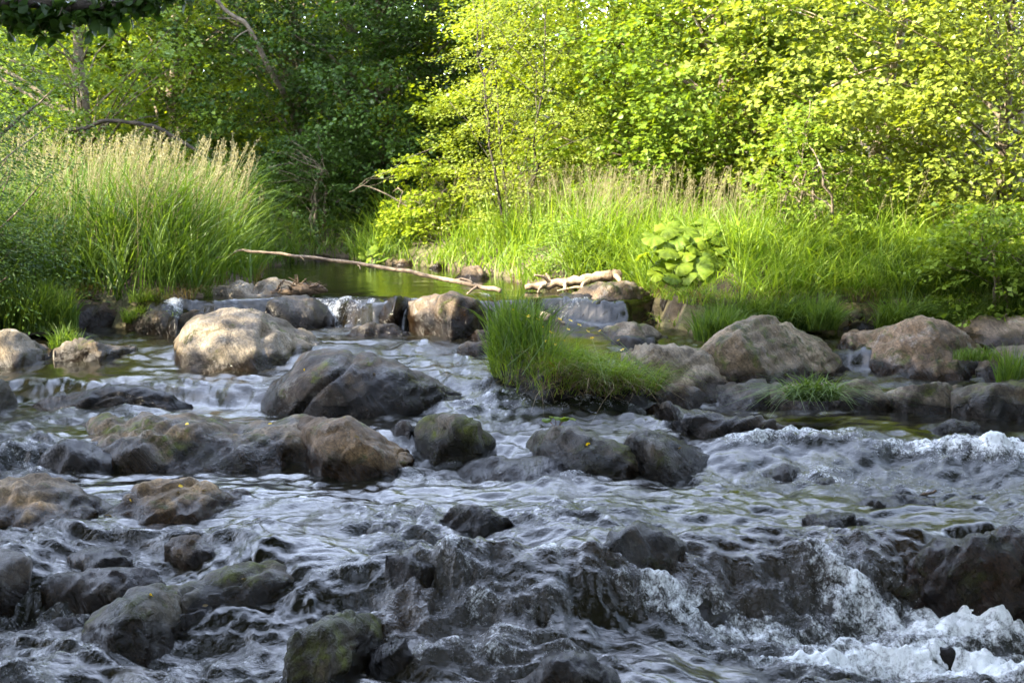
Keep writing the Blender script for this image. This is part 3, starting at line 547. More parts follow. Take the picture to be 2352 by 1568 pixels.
rock('tall brown wet rock face beside the right-hand fall', [(2050, 1345), (2110, 1270), (2180, 1236), (2260, 1220), (2330, 1224), (2440, 1222)], [(2050, 1400), (2160, 1432), (2260, 1440), (2440, 1444)], -1.15, .5, (.15, .085, .042), .35, .9, p=.6, strata=1.5, rough=1.5, chips=4)
rock('black boulder at the very bottom edge', [(1170, 1560), (1250, 1503), (1350, 1500), (1430, 1565)], [(1170, 1600), (1300, 1612), (1430, 1605)], -1.1, .4, DARK, .1, .9)
rock('small black stone poking through the foam', [(2135, 1505), (2155, 1482), (2185, 1484), (2205, 1506)], [(2135, 1512), (2170, 1518), (2205, 1512)], -1.12, .15, DARK, .1, .9, res=36)
# far shore and bank
rock('sunlit bare rock among the grass of the right bank', [(1876, 575), (1920, 548), (1980, 551), (2004, 582)], [(1876, 602), (1940, 610), (2004, 606)], .22, .7, (.32, .27, .2), .1, auto=False, sink=.1)
rock('brown stone at the upper left corner of the grassy islet', [(1078, 775), (1100, 752), (1145, 757)], [(1078, 780), (1110, 787), (1145, 784)], -.32, .3, BROWN, .3)
rock('brown stone below the upper islet stone', [(1048, 802), (1075, 782), (1110, 780), (1150, 795)], [(1048, 808), (1100, 818), (1150, 812)], -.36, .4, BROWN, .25)
for lab, x0, x1, yt, yb in (('sandy stone on the far sunlit shore', 900, 962, 593, 609), ('flat sandy stone on the far shore left of the islet', 1040, 1125, 606, 640), ('low stone in the far pool below the sunny grass', 985, 1050, 600, 617),
                            ('small stone under the dark trees of the far shore', 715, 765, 582, 596)):
    rock(lab, [(x0, yb - 3), (x0 + (x1 - x0) * .35, yt), (x0 + (x1 - x0) * .75, yt + 3), (x1, yb - 2)], [(x0, yb), (x1, yb)], 0.0, .5, (.30, .235, .16), .1, res=40, wetline=.03)

# ------------------------------------------------------------------ grass
def blades(roots, hgt, wid, rng, lean=.35, bend=.5, wind=(.15, 0), seg=4):
    n = len(roots); az = rng.uniform(0, 2 * math.pi, n); dirv = np.stack([np.cos(az), np.sin(az)], 1) * lean * rng.uniform(.2, 1, n)[:, None] + np.array(wind) * rng.uniform(.3, 1, n)[:, None]
    bd = dirv * (bend * rng.uniform(.3, 1.6, n))[:, None] * 2.2
    fa = rng.uniform(0, math.pi, n); side = np.stack([np.cos(fa), np.sin(fa), 0 * fa], 1)
    t = np.linspace(0, 1, seg + 1); V = []
    for k, s in enumerate(t):
        c = np.empty((n, 3)); c[:, :2] = roots[:, :2] + hgt[:, None] * (dirv * s + bd * s ** 2.5)
        fall = np.minimum(np.linalg.norm(bd, axis=1), 1.4) * .45
        c[:, 2] = roots[:, 2] - .04 + hgt * (s - fall * s ** 3.5)
        w_ = wid * (.75 + .25 * math.sin(min(1, s * 2) * math.pi / 2)) * (1 - s ** 2.2) + wid * .02
        V += [c - side * w_[:, None] / 2, c + side * w_[:, None] / 2]
    V = np.stack(V, 1); m = 2 * (seg + 1)
    F = np.concatenate([np.array([[2 * k, 2 * k + 1, 2 * k + 3, 2 * k + 2]]) for k in range(seg)])
    F = (F[None] + (np.arange(n) * m)[:, None, None]).reshape(-1, 4)
    rnd = np.repeat(rng.uniform(0, 1, n), m)
    tip = np.stack([V[:, -1], V[:, -3]], 1)
    return V.reshape(-1, 3), F, rnd, tip
def panicles(roots, hgt, rng, head=.22, wind=(.2, 0), nsp=26, spread=.03, sz=.012):
    """flower stems with a feathery head: thin stem ribbon + many small spikelets"""
    n = len(roots); d = rng.normal(size=(n, 2)) * .10 + np.array(wind) * rng.uniform(.2, 1, n)[:, None]
    def pos(s): return np.concatenate([roots[:, :2] + hgt[:, None] * d * s ** 1.6, (roots[:, 2] + hgt * s * (1 - .06 * s))[:, None]], 1)
    V, F, off = [], [], 0
    seg = 4; side = np.stack([np.ones(n), np.zeros(n), np.zeros(n)], 1) * .0028
    L = []
    for k in range(seg + 1): c = pos(k / seg); L += [c - side, c + side]
    V.append(np.stack(L, 1).reshape(-1, 3)); m = 2 * (seg + 1)
    f = np.concatenate([np.array([[2 * k, 2 * k + 1, 2 * k + 3, 2 * k + 2]]) for k in range(seg)])
    F.append((f[None] + (np.arange(n) * m)[:, None, None]).reshape(-1, 4)); off = n * m
    hl = head / hgt
    for k in range(nsp):
        q = rng.uniform(0, 1, n); s = 1 - hl * q
        c = np.concatenate([roots[:, :2] + (hgt * s ** 1.6)[:, None] * d, (roots[:, 2] + hgt * s * (1 - .06 * s))[:, None]], 1)
        wq = spread * (.25 + 1.2 * q * (1.15 - q)); an = rng.uniform(0, 2 * math.pi, n)
        c[:, 0] += np.cos(an) * wq * rng.uniform(.2, 1, n); c[:, 1] += np.sin(an) * wq; c[:, 2] += wq * .4
        a = rng.normal(size=(n, 3)) * (.5, .5, 1); a /= np.linalg.norm(a, axis=1)[:, None]; b = np.cross(a, rng.normal(size=(n, 3))); b /= np.linalg.norm(b, axis=1)[:, None]
        z_ = sz * rng.uniform(.7, 1.4, n)[:, None]
        q4 = np.stack([c - a * z_, c + b * z_ * .4, c + a * z_, c - b * z_ * .4], 1)
        V.append(q4.reshape(-1, 3)); F.append(np.arange(n * 4).reshape(-1, 4) + off); off += n * 4
    V = np.concatenate(V); return V, np.concatenate(F), np.repeat(rng.uniform(0, 1, len(V) // 2 + 1), 2)[:len(V)]
def on_land(n, x0, x1, y0, y1, dlo, dhi, rng, dens=None):
    out = []; tot = 0
    while tot < n:
        x = rng.uniform(x0, x1, 4000); y = rng.uniform(y0, y1, 4000); d = shore(x, y)
        k = (d > dlo) & (d < dhi)
        if dens is not None: k &= dens(x, y) > rng.uniform(0, 1, 4000)
        out.append(np.stack([x[k], y[k]], 1)); tot += k.sum()
    P = np.concatenate(out)[:n]; return np.concatenate([P, terrain(P[:, 0], P[:, 1])[:, None]], 1)
def near_bb(R): return np.where((R[:, 0] > 1.2) & (R[:, 0] < 2.25) & (R[:, 1] > 15.0) & (R[:, 1] < 16.9), .36, 1.)      # kept low by the big leaves
def grass_obj(name, label, V, F, rnd, mat, cat='grass', stuff=True, parent=None):
    o = link(name, mesh_np(name, V, F, mat, True, {'rnd': rnd}), parent)
    tag(o, label, cat, None, 'stuff' if stuff else None); return o
rng = np.random.default_rng(11)
clump = lambda sc, lo, hi, zz: (lambda x, y: sstep(lo, hi, fbm(x * sc, y * sc, zz, 3)))
# left bank: tall reed grass
R = on_land(9000, -7.2, -2.75, 15.2, 21.5, .02, 3.2, rng, clump(1.5, -.5, .1, 1.1))
hh = (1.22 - .35 * sstep(-3.2, -2.4, R[:, 0]) - .25 * sstep(-5.2, -6.2, R[:, 0])) * rng.uniform(.45, 1.12, len(R)) * (.55 + .45 * sstep(0, .8, shore(R[:, 0], R[:, 1])))
V, F, q, _ = blades(R, hh, rng.uniform(.010, .030, len(R)), rng, .36, .8, (.10, -.08))
grass_obj('tall_grass_left_bank', 'tall green reed grass covering the left bank', V, F, q, GRASS_M)
R = on_land(620, -6.6, -2.95, 16.6, 21.5, .35, 3.4, rng, clump(1.2, -.3, .3, 2.2))
V, F, q = panicles(R, rng.uniform(.85, 1.45, len(R)) * (1 - .18 * sstep(-3.0, -2.5, R[:, 0])), rng, .22, (.22, 0), 34, .05, .010)
grass_obj('seed_heads_left_bank', 'pale feathery seed heads above the left bank grass', V, F, q, SEED)
# right bank
R = on_land(15000, -2.2, 6.4, 13.8, 22.5, .02, 4.6, rng, clump(1.3, -.45, .15, 5.1))
hh = rng.uniform(.35, .95, len(R)) * (.45 + .55 * sstep(0, .7, shore(R[:, 0], R[:, 1]))) * (1 + .15 * np.sin(R[:, 0] * 2.1)) * (1 - .35 * np.exp(-((R[:, 0] - 3.45) / .35) ** 2)) * near_bb(R)
V, F, q, _ = blades(R, hh, rng.uniform(.008, .021, len(R)), rng, .42, .85, (.08, -.06))
grass_obj('meadow_grass_right_bank', 'bright green meadow grass covering the right bank', V, F, q, GRASS_SUNLIT)
R = on_land(1150, -2.0, 5.5, 15.5, 22.0, .8, 4.6, rng, lambda x, y: .25 + .75 * np.exp(-((x - .9) / 1.2) ** 2))
V, F, q = panicles(R, rng.uniform(.55, 1.05, len(R)), rng, .2, (.15, 0), 26, .05, .008)
grass_obj('seed_heads_right_bank', 'pale pinkish haze of seed heads above the right bank grass', V, F, q, SEED)
R = on_land(6500, .6, 5.4, 13.8, 18.5, -.04, 1.1, rng, clump(1.1, -.8, -.2, 3.1))
V, F, q, _ = blades(R, rng.uniform(.22, .72, len(R)) * near_bb(R), rng.uniform(.007, .018, len(R)), rng, .5, 1.0, (.05, -.16))
grass_obj('shore_grass_right_bank', 'arching green grass along the right shoreline', V, F, q, GRASS_SUNLIT)
def tuft(px, py, z, rx, ry, n, h0, h1, wd, name, label, mat=GRASS_M, lean=.35, bend=.6, wind=(.05, -.05), zfun=None, land=False):
    if land:
        for _ in range(20):
            cx, cy, _ = at(px, py, z); z = .6 * z + .4 * float(terrain(np.array([cx]), np.array([cy]))[0])
        zfun = lambda a_, b_: np.maximum(terrain(a_, b_), -.16)
    cx, cy, _ = at(px, py, z); a = rng.uniform(0, 2 * math.pi, n); r = np.sqrt(rng.uniform(0, 1, n))
    x = cx + rx * r * np.cos(a); y = cy + ry * r * np.sin(a)
    zz = np.full(n, z) if zfun is None else zfun(x, y)
    Rr = np.stack([x, y, zz], 1)
    V, F, q, _ = blades(Rr, rng.uniform(h0, h1, n) * (1 - .35 * r), rng.uniform(wd * .6, wd * 1.3, n), rng, lean, bend, wind)
    o = link(name, mesh_np(name, V - np.array([cx, cy, z]), F, mat, True, {'rnd': q}), loc=(float(cx), float(cy), z)); tag(o, label, 'grass'); return o
tuft(1790, 716, -.12, .55, .35, 2600, .45, 1.0, .014, 'grass_tussock', 'big dense grass tussock above the large pale humped rock', wind=(.05, -.1), land=True)
for px_, lab_ in ((1690, 'drooping grass under the bank left of the big tussock'), (1775, 'drooping grass below the big tussock'), (1860, 'drooping grass between the big tussock and the side creek'), (2075, 'drooping grass on the bank right of the side creek'), (2220, 'drooping grass on the bank behind the broad slab')):
    tuft(px_, 747, -.2, .28, .16, 620, .2, .62, .012, 'grass_tussock', lab_, lean=.45, bend=.9, wind=(.05, -.2))
tuft(1650, 770, -.15, .22, .2, 700, .18, .5, .011, 'grass_tussock', 'small grass tussock left of the large pale humped rock')
tuft(1890, 745, -.15, .15, .1, 260, .2, .5, .010, 'grass_tussock', 'ragged tussock with dry roots by the side creek', wind=(.1, -.2))
tuft(2130, 716, 0., .55, .3, 1700, .3, .6, .013, 'grass_tussock', 'bright spiky grass tussock above the cracked boulder', land=True)
tuft(2330, 716, 0., .4, .3, 1100, .3, .75, .013, 'grass_tussock', 'grass tussock at the right picture edge above the broad slab', land=True)
tuft(2330, 880, -.3, .14, .15, 420, .15, .5, .010, 'grass_tussock', 'upright grass tussock growing on the edge block of the ledge')
tuft(2240, 815, -.25, .2, .12, 380, .06, .18, .008, 'grass_tussock', 'small grass patch in the crack of the cracked boulder')
tuft(470, 690, -.05, .10, .08, 120, .15, .35, .008, 'grass_tussock', 'sparse grass tuft on the pale bedrock shelf')
tuft(345, 695, 0., .28, .15, 900, .10, .3, .007, 'grass_tussock', 'low light-green grass cushion at the foot of the left bank', GRASS_S, .6, .8, land=True)
tuft(150, 795, -.25, .14, .12, 300, .1, .35, .010, 'grass_tussock', 'dark grass tuft on the ribbed slab')
tuft(60, 760, -.2, .5, .3, 1500, .3, .75, .012, 'grass_tussock', 'shaded grass hanging over the left bank by the picture edge', land=True)
tuft(1865, 905, -.36, .22, .12, 420, .12, .42, .012, 'grass_tussock', 'bent grass clump trailing over the right-hand ledge', GRASS_M, .7, 1.6, (-.1, -.5))
tuft(1560, 870, -.4, .12, .08, 60, .2, .5, .012, 'grass_tussock', 'few grass blades beside the pale ridged lobe')
R = on_land(3200, -3.6, -1.3, 20.0, 24.0, .0, 1.8, rng)
V, F, q, _ = blades(R, rng.uniform(.12, .42, len(R)), rng.uniform(.010, .022, len(R)), rng, .5, 1.0, (.0, -.15))
grass_obj('shore_grass_far_end', 'shaded grass fringing the far end of the pool', V, F, q, GRASS_M)
# dry tufts along the banks
R = on_land(1500, -5.2, 5.2, 14.2, 19, -.03, .22, rng, clump(2.2, .0, .4, 9.1))
V, F, q, _ = blades(R, rng.uniform(.08, .3, len(R)), rng.uniform(.004, .008, len(R)), rng, .7, 1.4, (0, -.5))
grass_obj('dry_grass_at_waterline', 'dry brown grass fringe along the waterline', V, F, q, DRYG)

# ------------------------------------------------------------------ grassy islet
islet, IP = rock('dark earth islet overgrown with grass in midstream', [(1112, 845), (1128, 800), (1175, 772), (1260, 785), (1350, 805), (1440, 835), (1515, 878)],
                 [(1112, 862), (1200, 892), (1350, 915), (1450, 920), (1515, 908)], -.46, .75, (.05, .035, .022), .35, .3, ridge=.1, p=.45, name='islet', cat='islet', strata=0, rough=1.6)
surf = IP[2:-2, 2:-2].reshape(-1, 3); surf = surf[surf[:, 2] > -.40]
def pick(n, wfun):
    w_ = wfun(surf); w_ = np.maximum(w_, 0) + 1e-6; return surf[rng.choice(len(surf), n, p=w_ / w_.sum())] + rng.normal(size=(n, 3)) * (.012, .012, 0)
frontness = lambda P: (P[:, 2] + .40) * 3
R = pick(5200, lambda P: .25 + frontness(P)); fx = sstep(0.1, 1.1, R[:, 0])
V, F, q, _ = blades(R, rng.uniform(.10, .27, len(R)) * (.8 + .5 * fx), rng.uniform(.004, .008, len(R)), rng, .55, .9, (.22, -.25))
grass_obj('short_grass', None, V - np.array(islet.location), F, q, GRASS_S, None, True, islet)
R = pick(620, lambda P: np.exp(-((P[:, 0] - .02) / .20) ** 2) * (P[:, 2] + .45))
V, F, q, _ = blades(R, rng.uniform(.25, .62, len(R)), rng.uniform(.010, .018, len(R)), rng, .32, .6, (.05, -.05))
grass_obj('tall_grass', None, V - np.array(islet.location), F, q, GRASS_M, None, True, islet)
R = pick(420, lambda P: np.exp(-((P[:, 1] - surf[:, 1].min()) / .3) ** 2))
V, F, q, _ = blades(R, rng.uniform(.10, .28, len(R)), rng.uniform(.004, .007, len(R)), rng, .6, 1.8, (.0, -.7))
grass_obj('dry_grass', None, V - np.array(islet.location), F, q, DRYG, None, True, islet)
def flower_mesh(r=.013):
    V, F = [], []
    for k in range(5):
        a = k * 2 * math.pi / 5; c, s_ = math.cos(a), math.sin(a); b = len(V)
        for (u, v_, z) in ((.1, 0, 0), (.6, -.38, .25), (1.05, 0, .35), (.6, .38, .25)): V.append(((u * c - v_ * s_) * r, (u * s_ + v_ * c) * r, z * r))
        F.append((b, b + 1, b + 2, b + 3))
    return mesh_np('flower', V, F, FLOWER, True, {'rnd': np.linspace(0, 1, len(V))})
FM = flower_mesh()
fl = link('yellow_wildflower', None, loc=tuple(islet.location)); tag(fl, 'yellow wildflowers on thin stems growing among the islet grass', 'wildflower')
for px, py in ((1245, 760), (1265, 772), (1305, 765), (1285, 742), (1330, 755), (1350, 770), (1295, 790), (1360, 785), (1275, 800), (1420, 790), (1430, 812), (1235, 742), (1215, 735), (1180, 720), (1310, 745), (1378, 768), (1255, 792)):
    b = surf[np.argmin(np.abs(surf[:, 0] - float(at_y(px, py, 13.6)[0])) - surf[:, 2] * .5)]
    x, y, z = [float(t) for t in at_y(px, py - 8, b[1] - .12)]
    hd = link('flower', FM, fl, (x - fl.location.x, y - fl.location.y, z - fl.location.z)); hd.rotation_euler = (.5, rng.uniform(-.3, .3), rng.uniform(0, 6))
    hd.scale = [float(rng.uniform(1.2, 1.9))] * 3
    link('stem', tube_mesh('stem', [(curve([(b[0] - x, b[1] - y, b[2] - z - .03), (.4 * (b[0] - x), .4 * (b[1] - y), .4 * (b[2] - z)), (0, 0, 0)], 5), [.002, .0018, .0016, .0014, .0012])], STALK, 4), hd)

# ------------------------------------------------------------------ trees and shrubs
def leaf_block(C, A, Nn, L, W, rng, simple=False):
    """leaves: base C, axis A, normal Nn, length L, width W -> two folded quads each"""
    n = len(C); A = A / (np.linalg.norm(A, axis=1)[:, None] + 1e-9); B = np.cross(Nn, A); B /= np.linalg.norm(B, axis=1)[:, None] + 1e-9
    Nn = np.cross(A, B); L = L[:, None]; W = W[:, None]
    if simple:
        V = np.stack([C, C + A * L * .45 + B * W * .5 + Nn * W * .12, C + A * L - Nn * L * .08, C + A * L * .45 - B * W * .5 + Nn * W * .12], 1)
        return V.reshape(-1, 3), np.arange(n * 4).reshape(-1, 4)[:, ::-1]
    V = np.stack([C, C + A * L * .30 + B * W * .5 + Nn * W * .12, C + A * L * .68 + B * W * .42 + Nn * W * .08, C + A * L - Nn * L * .10,
                  C + A * L * .68 - B * W * .42 + Nn * W * .08, C + A * L * .30 - B * W * .5 + Nn * W * .12], 1)
    o = (np.arange(n) * 6)[:, None]
    F = np.concatenate([o + np.array([[0, 3, 2, 1]]), o + np.array([[0, 5, 4, 3]])])
    return V.reshape(-1, 3), F
def crown_np(sprays, dirs, up, rng, per=26, slen=.75, leaf=.085, asp=.75, tilt=.35, droop=.25, fan=.55, simple=False):
    """sprays: base points; each is a fan of leaves along a twig and its side twigs"""
    n = len(sprays); CL, AL, NL, LL = [], [], [], []
    dirs = dirs / np.linalg.norm(dirs, axis=1)[:, None]; side = np.cross(dirs, up); side /= np.linalg.norm(side, axis=1)[:, None] + 1e-9; nor = np.cross(side, dirs)
    sl = slen * rng.uniform(.6, 1.3, n)
    for k in range(per):
        t = rng.uniform(.05, 1, n); s = rng.uniform(-1, 1, n) * fan * (1.1 - .75 * t) * 1.0
        c = sprays + dirs * (sl * t)[:, None] + side * (sl * s)[:, None] + nor * (-droop * sl * t ** 2 - .10 * sl * s ** 2 + rng.normal(size=n) * .05 * sl)[:, None]
        a = dirs * rng.uniform(.5, 1, n)[:, None] + side * (np.sign(s) * rng.uniform(.2, 1.0, n))[:, None] - nor * rng.uniform(0, .5, n)[:, None]
        nn = nor + rng.normal(size=(n, 3)) * tilt
        CL.append(c); AL.append(a); NL.append(nn); LL.append(leaf * rng.uniform(.6, 1.25, n))
    C, A, Nn, L = map(np.concatenate, (CL, AL, NL, LL))
    V, F = leaf_block(C, A, Nn, L, L * asp, rng, simple)
    base = np.tile(rng.uniform(0, .6, n), per); rnd = np.repeat(np.clip(base + rng.uniform(0, .45, len(C)), 0, 1), 4 if simple else 6)
    return V, F, rnd
def tree(name, label, base, height, rx, ry, z0, nspray, leaf, mat, seed, per=26, slen=.75, asp=.75, bark=BARK, lean=(0, 0), trunk_r=.12, group=None, cat='tree', shell=.55, tilt=.55, droop=.25, up=.35, flat=1., nlimb=16, zbias=1.0, stems=1, fan=.55, front=0., fine=1.0, simple=True):
    leaf = leaf * .66; per = int(per * 1.85 * fine)
    r = np.random.default_rng(seed); bx, by = base; bz = float(terrain(np.array([bx]), np.array([by]))[0]) - .05
    root = link(name, None, loc=(bx, by, bz)); tag(root, label, cat, group)
    # spray positions in an egg-shaped crown, more of them towards its outside
    ph = r.uniform(0, 2 * math.pi, nspray)
    if front: ph = np.where(r.uniform(0, 1, nspray) < front, -math.pi / 2 + r.normal(size=nspray) * .9, ph)
    tz = r.uniform(0, 1, nspray) ** zbias; rad = (shell + (1 - shell) * r.uniform(0, 1, nspray) ** .5) * r.uniform(.75, 1.1, nspray)
    prof = np.sqrt(np.clip(1 - ((tz - .38) / .66) ** 2, .02, 1)) * (1 + .22 * np.sin(ph * 3 + tz * 9 + seed) + .15 * np.sin(ph * 7 - tz * 13))
    zz = z0 + (height - z0) * tz; zz = np.round(zz / .42) * .42 * (1 - flat * 0) if flat > 1 else zz
    axis_x = lean[0] * zz / height; axis_y = lean[1] * zz / height
    P = np.stack([axis_x + rx * prof * rad * np.cos(ph), axis_y + ry * prof * rad * np.sin(ph), zz + r.normal(size=nspray) * .12], 1)
    D = np.stack([np.cos(ph + r.normal(size=nspray) * .5), np.sin(ph + r.normal(size=nspray) * .5), up * (tz - .25) + r.normal(size=nspray) * .18], 1)
    V, F, q = crown_np(P - D * slen * .4, D, np.array([[0, 0, 1.]]), r, per, slen, leaf, asp, tilt, droop, fan, simple)
    cr = link('crown', mesh_np('crown', V, F, mat, True, {'rnd': q}), root); cr.data.update()
    paths = []
    for s_ in range(stems):
        ox, oy = (0, 0) if stems == 1 else (r.normal() * .18, r.normal() * .18); ex = 0 if stems == 1 else (2.2 if height > 3 else .9)
        tp = curve([(ox, oy, -.2), (lean[0] * .3 + ox * ex + r.normal() * .1, lean[1] * .3 + oy * ex + r.normal() * .1, height * .32), (lean[0] * .65 + ox * ex * 1.5, lean[1] * .65 + oy * ex * 1.5, height * .66), (lean[0] + ox * ex * 2, lean[1], height * (.93 if height > 3 else .6))], 14, .02, seed + s_)
        paths.append((tp, np.linspace(trunk_r, trunk_r * .15, 14) * (1 + .6 * np.exp(-np.linspace(0, 9, 14)))))
    link('trunk', tube_mesh('trunk', paths, bark, 9), root)
    lp = []; idx = r.choice(nspray, min(nspray, nlimb * 4), replace=False)
    for k, i in enumerate(idx):
        e = P[i]; t_ = np.clip(e[2] / height - .12 - .1 * r.uniform(), .08, .9); c0 = paths[k % stems][0]
        s0 = c0[int(t_ * 13)]; mid = (s0 + e) / 2 + np.array([0, 0, .12 * np.linalg.norm(e - s0)]) * r.uniform(-.2, 1)
        big = k < nlimb
        lp.append((curve([s0, mid, e], 6, .02, seed + k), np.linspace(trunk_r * (.34 if big else .14), .005, 6)))
    link('branches', tube_mesh('branches', lp, bark, 5), root)
    return root
def X_at(px, Y): return float((px - CX) / FPX * Y / CP)
# right bank, sunlit
tree('hawthorn_bush', 'sunlit small-leaved bush reaching over the far water, right of the dark gap', (X_at(1215, 20.6), 20.6), 3.4, 1.05, 1.0, .25, 330, .060, LEAF_OLIVE, 1, 30, .55, .7, BARK_DARK, trunk_r=.022, stems=3, cat='bush', shell=.5, up=.2, tilt=.4)
tree('maple_tree', 'bright yellow-green tree behind the sunlit bush', (X_at(1290, 23.9), 23.9), 4.7, 2.3, 2.0, .9, 520, .10, LEAF_YEL, 2, 30, .85, .9, BARK_DARK, trunk_r=.06, front=.5, zbias=1.15)
tree('maple_tree', 'tall yellow-green tree at the upper middle of the right bank', (X_at(1400, 22.8), 22.8), 4.6, 2.0, 1.8, .5, 520, .10, LEAF_YEL, 3, 30, .85, .9, BARK_DARK, trunk_r=.06, front=.5, zbias=1.2)
tree('linden_tree', 'large-leaved green tree behind the butterbur', (X_at(1640, 20.8), 20.8), 4.3, 1.9, 1.6, .55, 560, .105, LEAF_MID, 4, 28, .8, .9, BARK, trunk_r=.12, front=.5, zbias=1.2, droop=.35, simple=False, fine=.8)
tree('hazel_tree', 'round-leaved hazel with pale upright trunks on the right bank', (X_at(1930, 19.6), 19.6), 4.2, 1.8, 1.5, .7, 520, .10, LEAF_OLIVE, 5, 26, .8, .95, BARK_PALE, trunk_r=.075, stems=3, front=.4, zbias=1.2, simple=False, fine=.8)
tree('hazel_tree', 'round-leaved hazel crowding in at the right picture edge', (X_at(2300, 18.2), 18.2), 4.0, 1.7, 1.4, .5, 520, .10, LEAF_OLIVE, 6, 26, .8, .95, BARK, trunk_r=.09, front=.5, zbias=1.2, simple=False, fine=.8)
tree('bronze_shrub', 'dark small-leaved bronze shrub at the upper right', (X_at(2330, 21.5), 21.5), 4.3, .9, .9, .8, 240, .05, LEAF_RED, 7, 34, .6, .6, BARK, trunk_r=.06, cat='shrub')
tree('maple_tree', 'yellow-green tree filling the upper right behind the hazels', (X_at(2120, 24), 24), 4.8, 2.6, 2.0, .8, 520, .12, LEAF_YEL, 8, 28, .95, .9, BARK, trunk_r=.13, front=.5, zbias=1.15)
tree('maple_tree', 'yellow-green tree behind the linden, upper right of centre', (X_at(1740, 25), 25), 5.0, 2.4, 2.0, .8, 480, .12, LEAF_YEL, 9, 28, .95, .9, BARK, trunk_r=.13, front=.5, zbias=1.15)
# centre and left: their shade and sun are put into the leaf tones
tree('alder_tree', 'dark shaded tree leaning over the far pool', (X_at(880, 24.2), 24.2), 4.8, 1.7, 1.6, .25, 520, .10, LEAF_SHADED, 10, 28, .8, .85, BARK, trunk_r=.12, front=.5, zbias=1.15)
tree('alder_tree', 'dark shaded tree left of the far pool', (X_at(690, 25.5), 25.5), 4.9, 2.2, 2.0, .3, 560, .10, LEAF_SHADED, 11, 28, .85, .85, BARK, trunk_r=.13, front=.5, zbias=1.15)
tree('alder_tree', 'green tree behind the tall left grass with sun in its gaps', (X_at(430, 26), 26), 4.9, 2.2, 1.8, .8, 360, .10, LEAF_YEL, 12, 28, .85, .85, BARK, trunk_r=.13, front=.4, zbias=1.15)
tree('alder_tree', 'dark tree at the upper left behind the willow', (X_at(190, 24), 24), 4.8, 2.2, 1.8, .8, 400, .10, LEAF_MID, 13, 28, .85, .85, BARK, trunk_r=.13, front=.4, zbias=1.15)
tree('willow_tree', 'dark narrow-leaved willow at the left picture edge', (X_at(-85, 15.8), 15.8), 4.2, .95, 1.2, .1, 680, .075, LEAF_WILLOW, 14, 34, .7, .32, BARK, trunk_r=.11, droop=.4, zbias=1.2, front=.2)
tree('sallow_bush', 'low dark bush on the far left shore beside the pool', (X_at(700, 22.6), 22.6), 1.3, .75, .6, .05, 130, .06, LEAF_SHADED, 15, 28, .4, .7, BARK, trunk_r=.03, stems=3, cat='bush', nlimb=8)
tree('bramble_bush', 'leafy bush standing in the right bank grass behind the tussock', (X_at(1860, 17.6), 17.6), 1.55, .62, .6, .1, 130, .085, LEAF_MID, 16, 22, .45, .85, BARK, trunk_r=.025, stems=4, cat='bush', nlimb=8)
tree('bramble_bush', 'broad-leaved bush above the slab at the right edge', (X_at(2290, 16.0), 16.0), 1.35, .75, .5, .1, 150, .085, LEAF_MID, 17, 22, .45, .85, BARK, trunk_r=.025, stems=4, cat='bush', nlimb=8)
tree('alder_tree', 'dark shaded tree standing just left of the sunlit bush', (X_at(990, 24.6), 24.6), 4.6, 1.2, 1.2, .2, 420, .10, LEAF_SHADED, 19, 28, .8, .85, BARK, trunk_r=.1, front=.5, zbias=1.15)
tree('bramble_bush', 'sunlit low leafy bush beside the far shore grass', (X_at(985, 21.6), 21.6), 1.0, .6, .5, .05, 90, .08, LEAF_YEL, 18, 22, .4, .85, BARK, trunk_r=.02, stems=4, cat='bush', nlimb=6)
# a wall of trees farther back
WOOD = sorted(((60, 30, LEAF_YEL), (330, 31, LEAF_YEL), (580, 31, LEAF_MID), (300, 41, LEAF_YEL), (-150, 40, LEAF_YEL), (900, 41, LEAF_YEL), (1430, 41, LEAF_MID), (2000, 40, LEAF_YEL), (-150, 33, LEAF_MID), (-20, 38, LEAF_MID), (30, 28, LEAF_MID), (560, 29, LEAF_MID), (820, 30, LEAF_SHADED), (700, 39, LEAF_MID), (150, 29, LEAF_MID), (0, 47, LEAF_YEL), (420, 47, LEAF_MID), (700, 46, LEAF_YEL), (150, 35, LEAF_YEL), (480, 34, LEAF_YEL), (760, 36, LEAF_MID), (1010, 33, LEAF_YEL), (1300, 34, LEAF_MID), (1560, 33, LEAF_YEL), (1850, 34, LEAF_YEL), (2150, 32, LEAF_MID), (2480, 31, LEAF_YEL)), key=lambda a_: (0 if a_[1] < 32 else 1 if a_[1] < 37 else 2 if a_[1] < 44 else 3, a_[0]))
ORD = 'first second third fourth fifth sixth seventh eighth ninth tenth eleventh twelfth'.split(); rowk = [0, 0, 0, 0]
for i, (px, Y, m_) in enumerate(WOOD):
    row = 0 if Y < 32 else 1 if Y < 37 else 2 if Y < 44 else 3; rowk[row] += 1
    lab_ = '%s tree of the far wood, %s from the left in its %s row' % ('yellow-green' if m_ is LEAF_YEL else 'mid-green', ORD[rowk[row] - 1], ('nearest', 'second', 'third', 'rearmost')[row])
    tree('woodland_tree', lab_, (X_at(px, Y), float(Y)), 6.2, 2.9, 2.0, .2, 240, .26, m_, 40 + i, 26, 1.3, .85, BARK_PALE if i % 2 else BARK, trunk_r=.15, group='trees of the far wood', front=.5, zbias=1.15, nlimb=8, fine=.52)
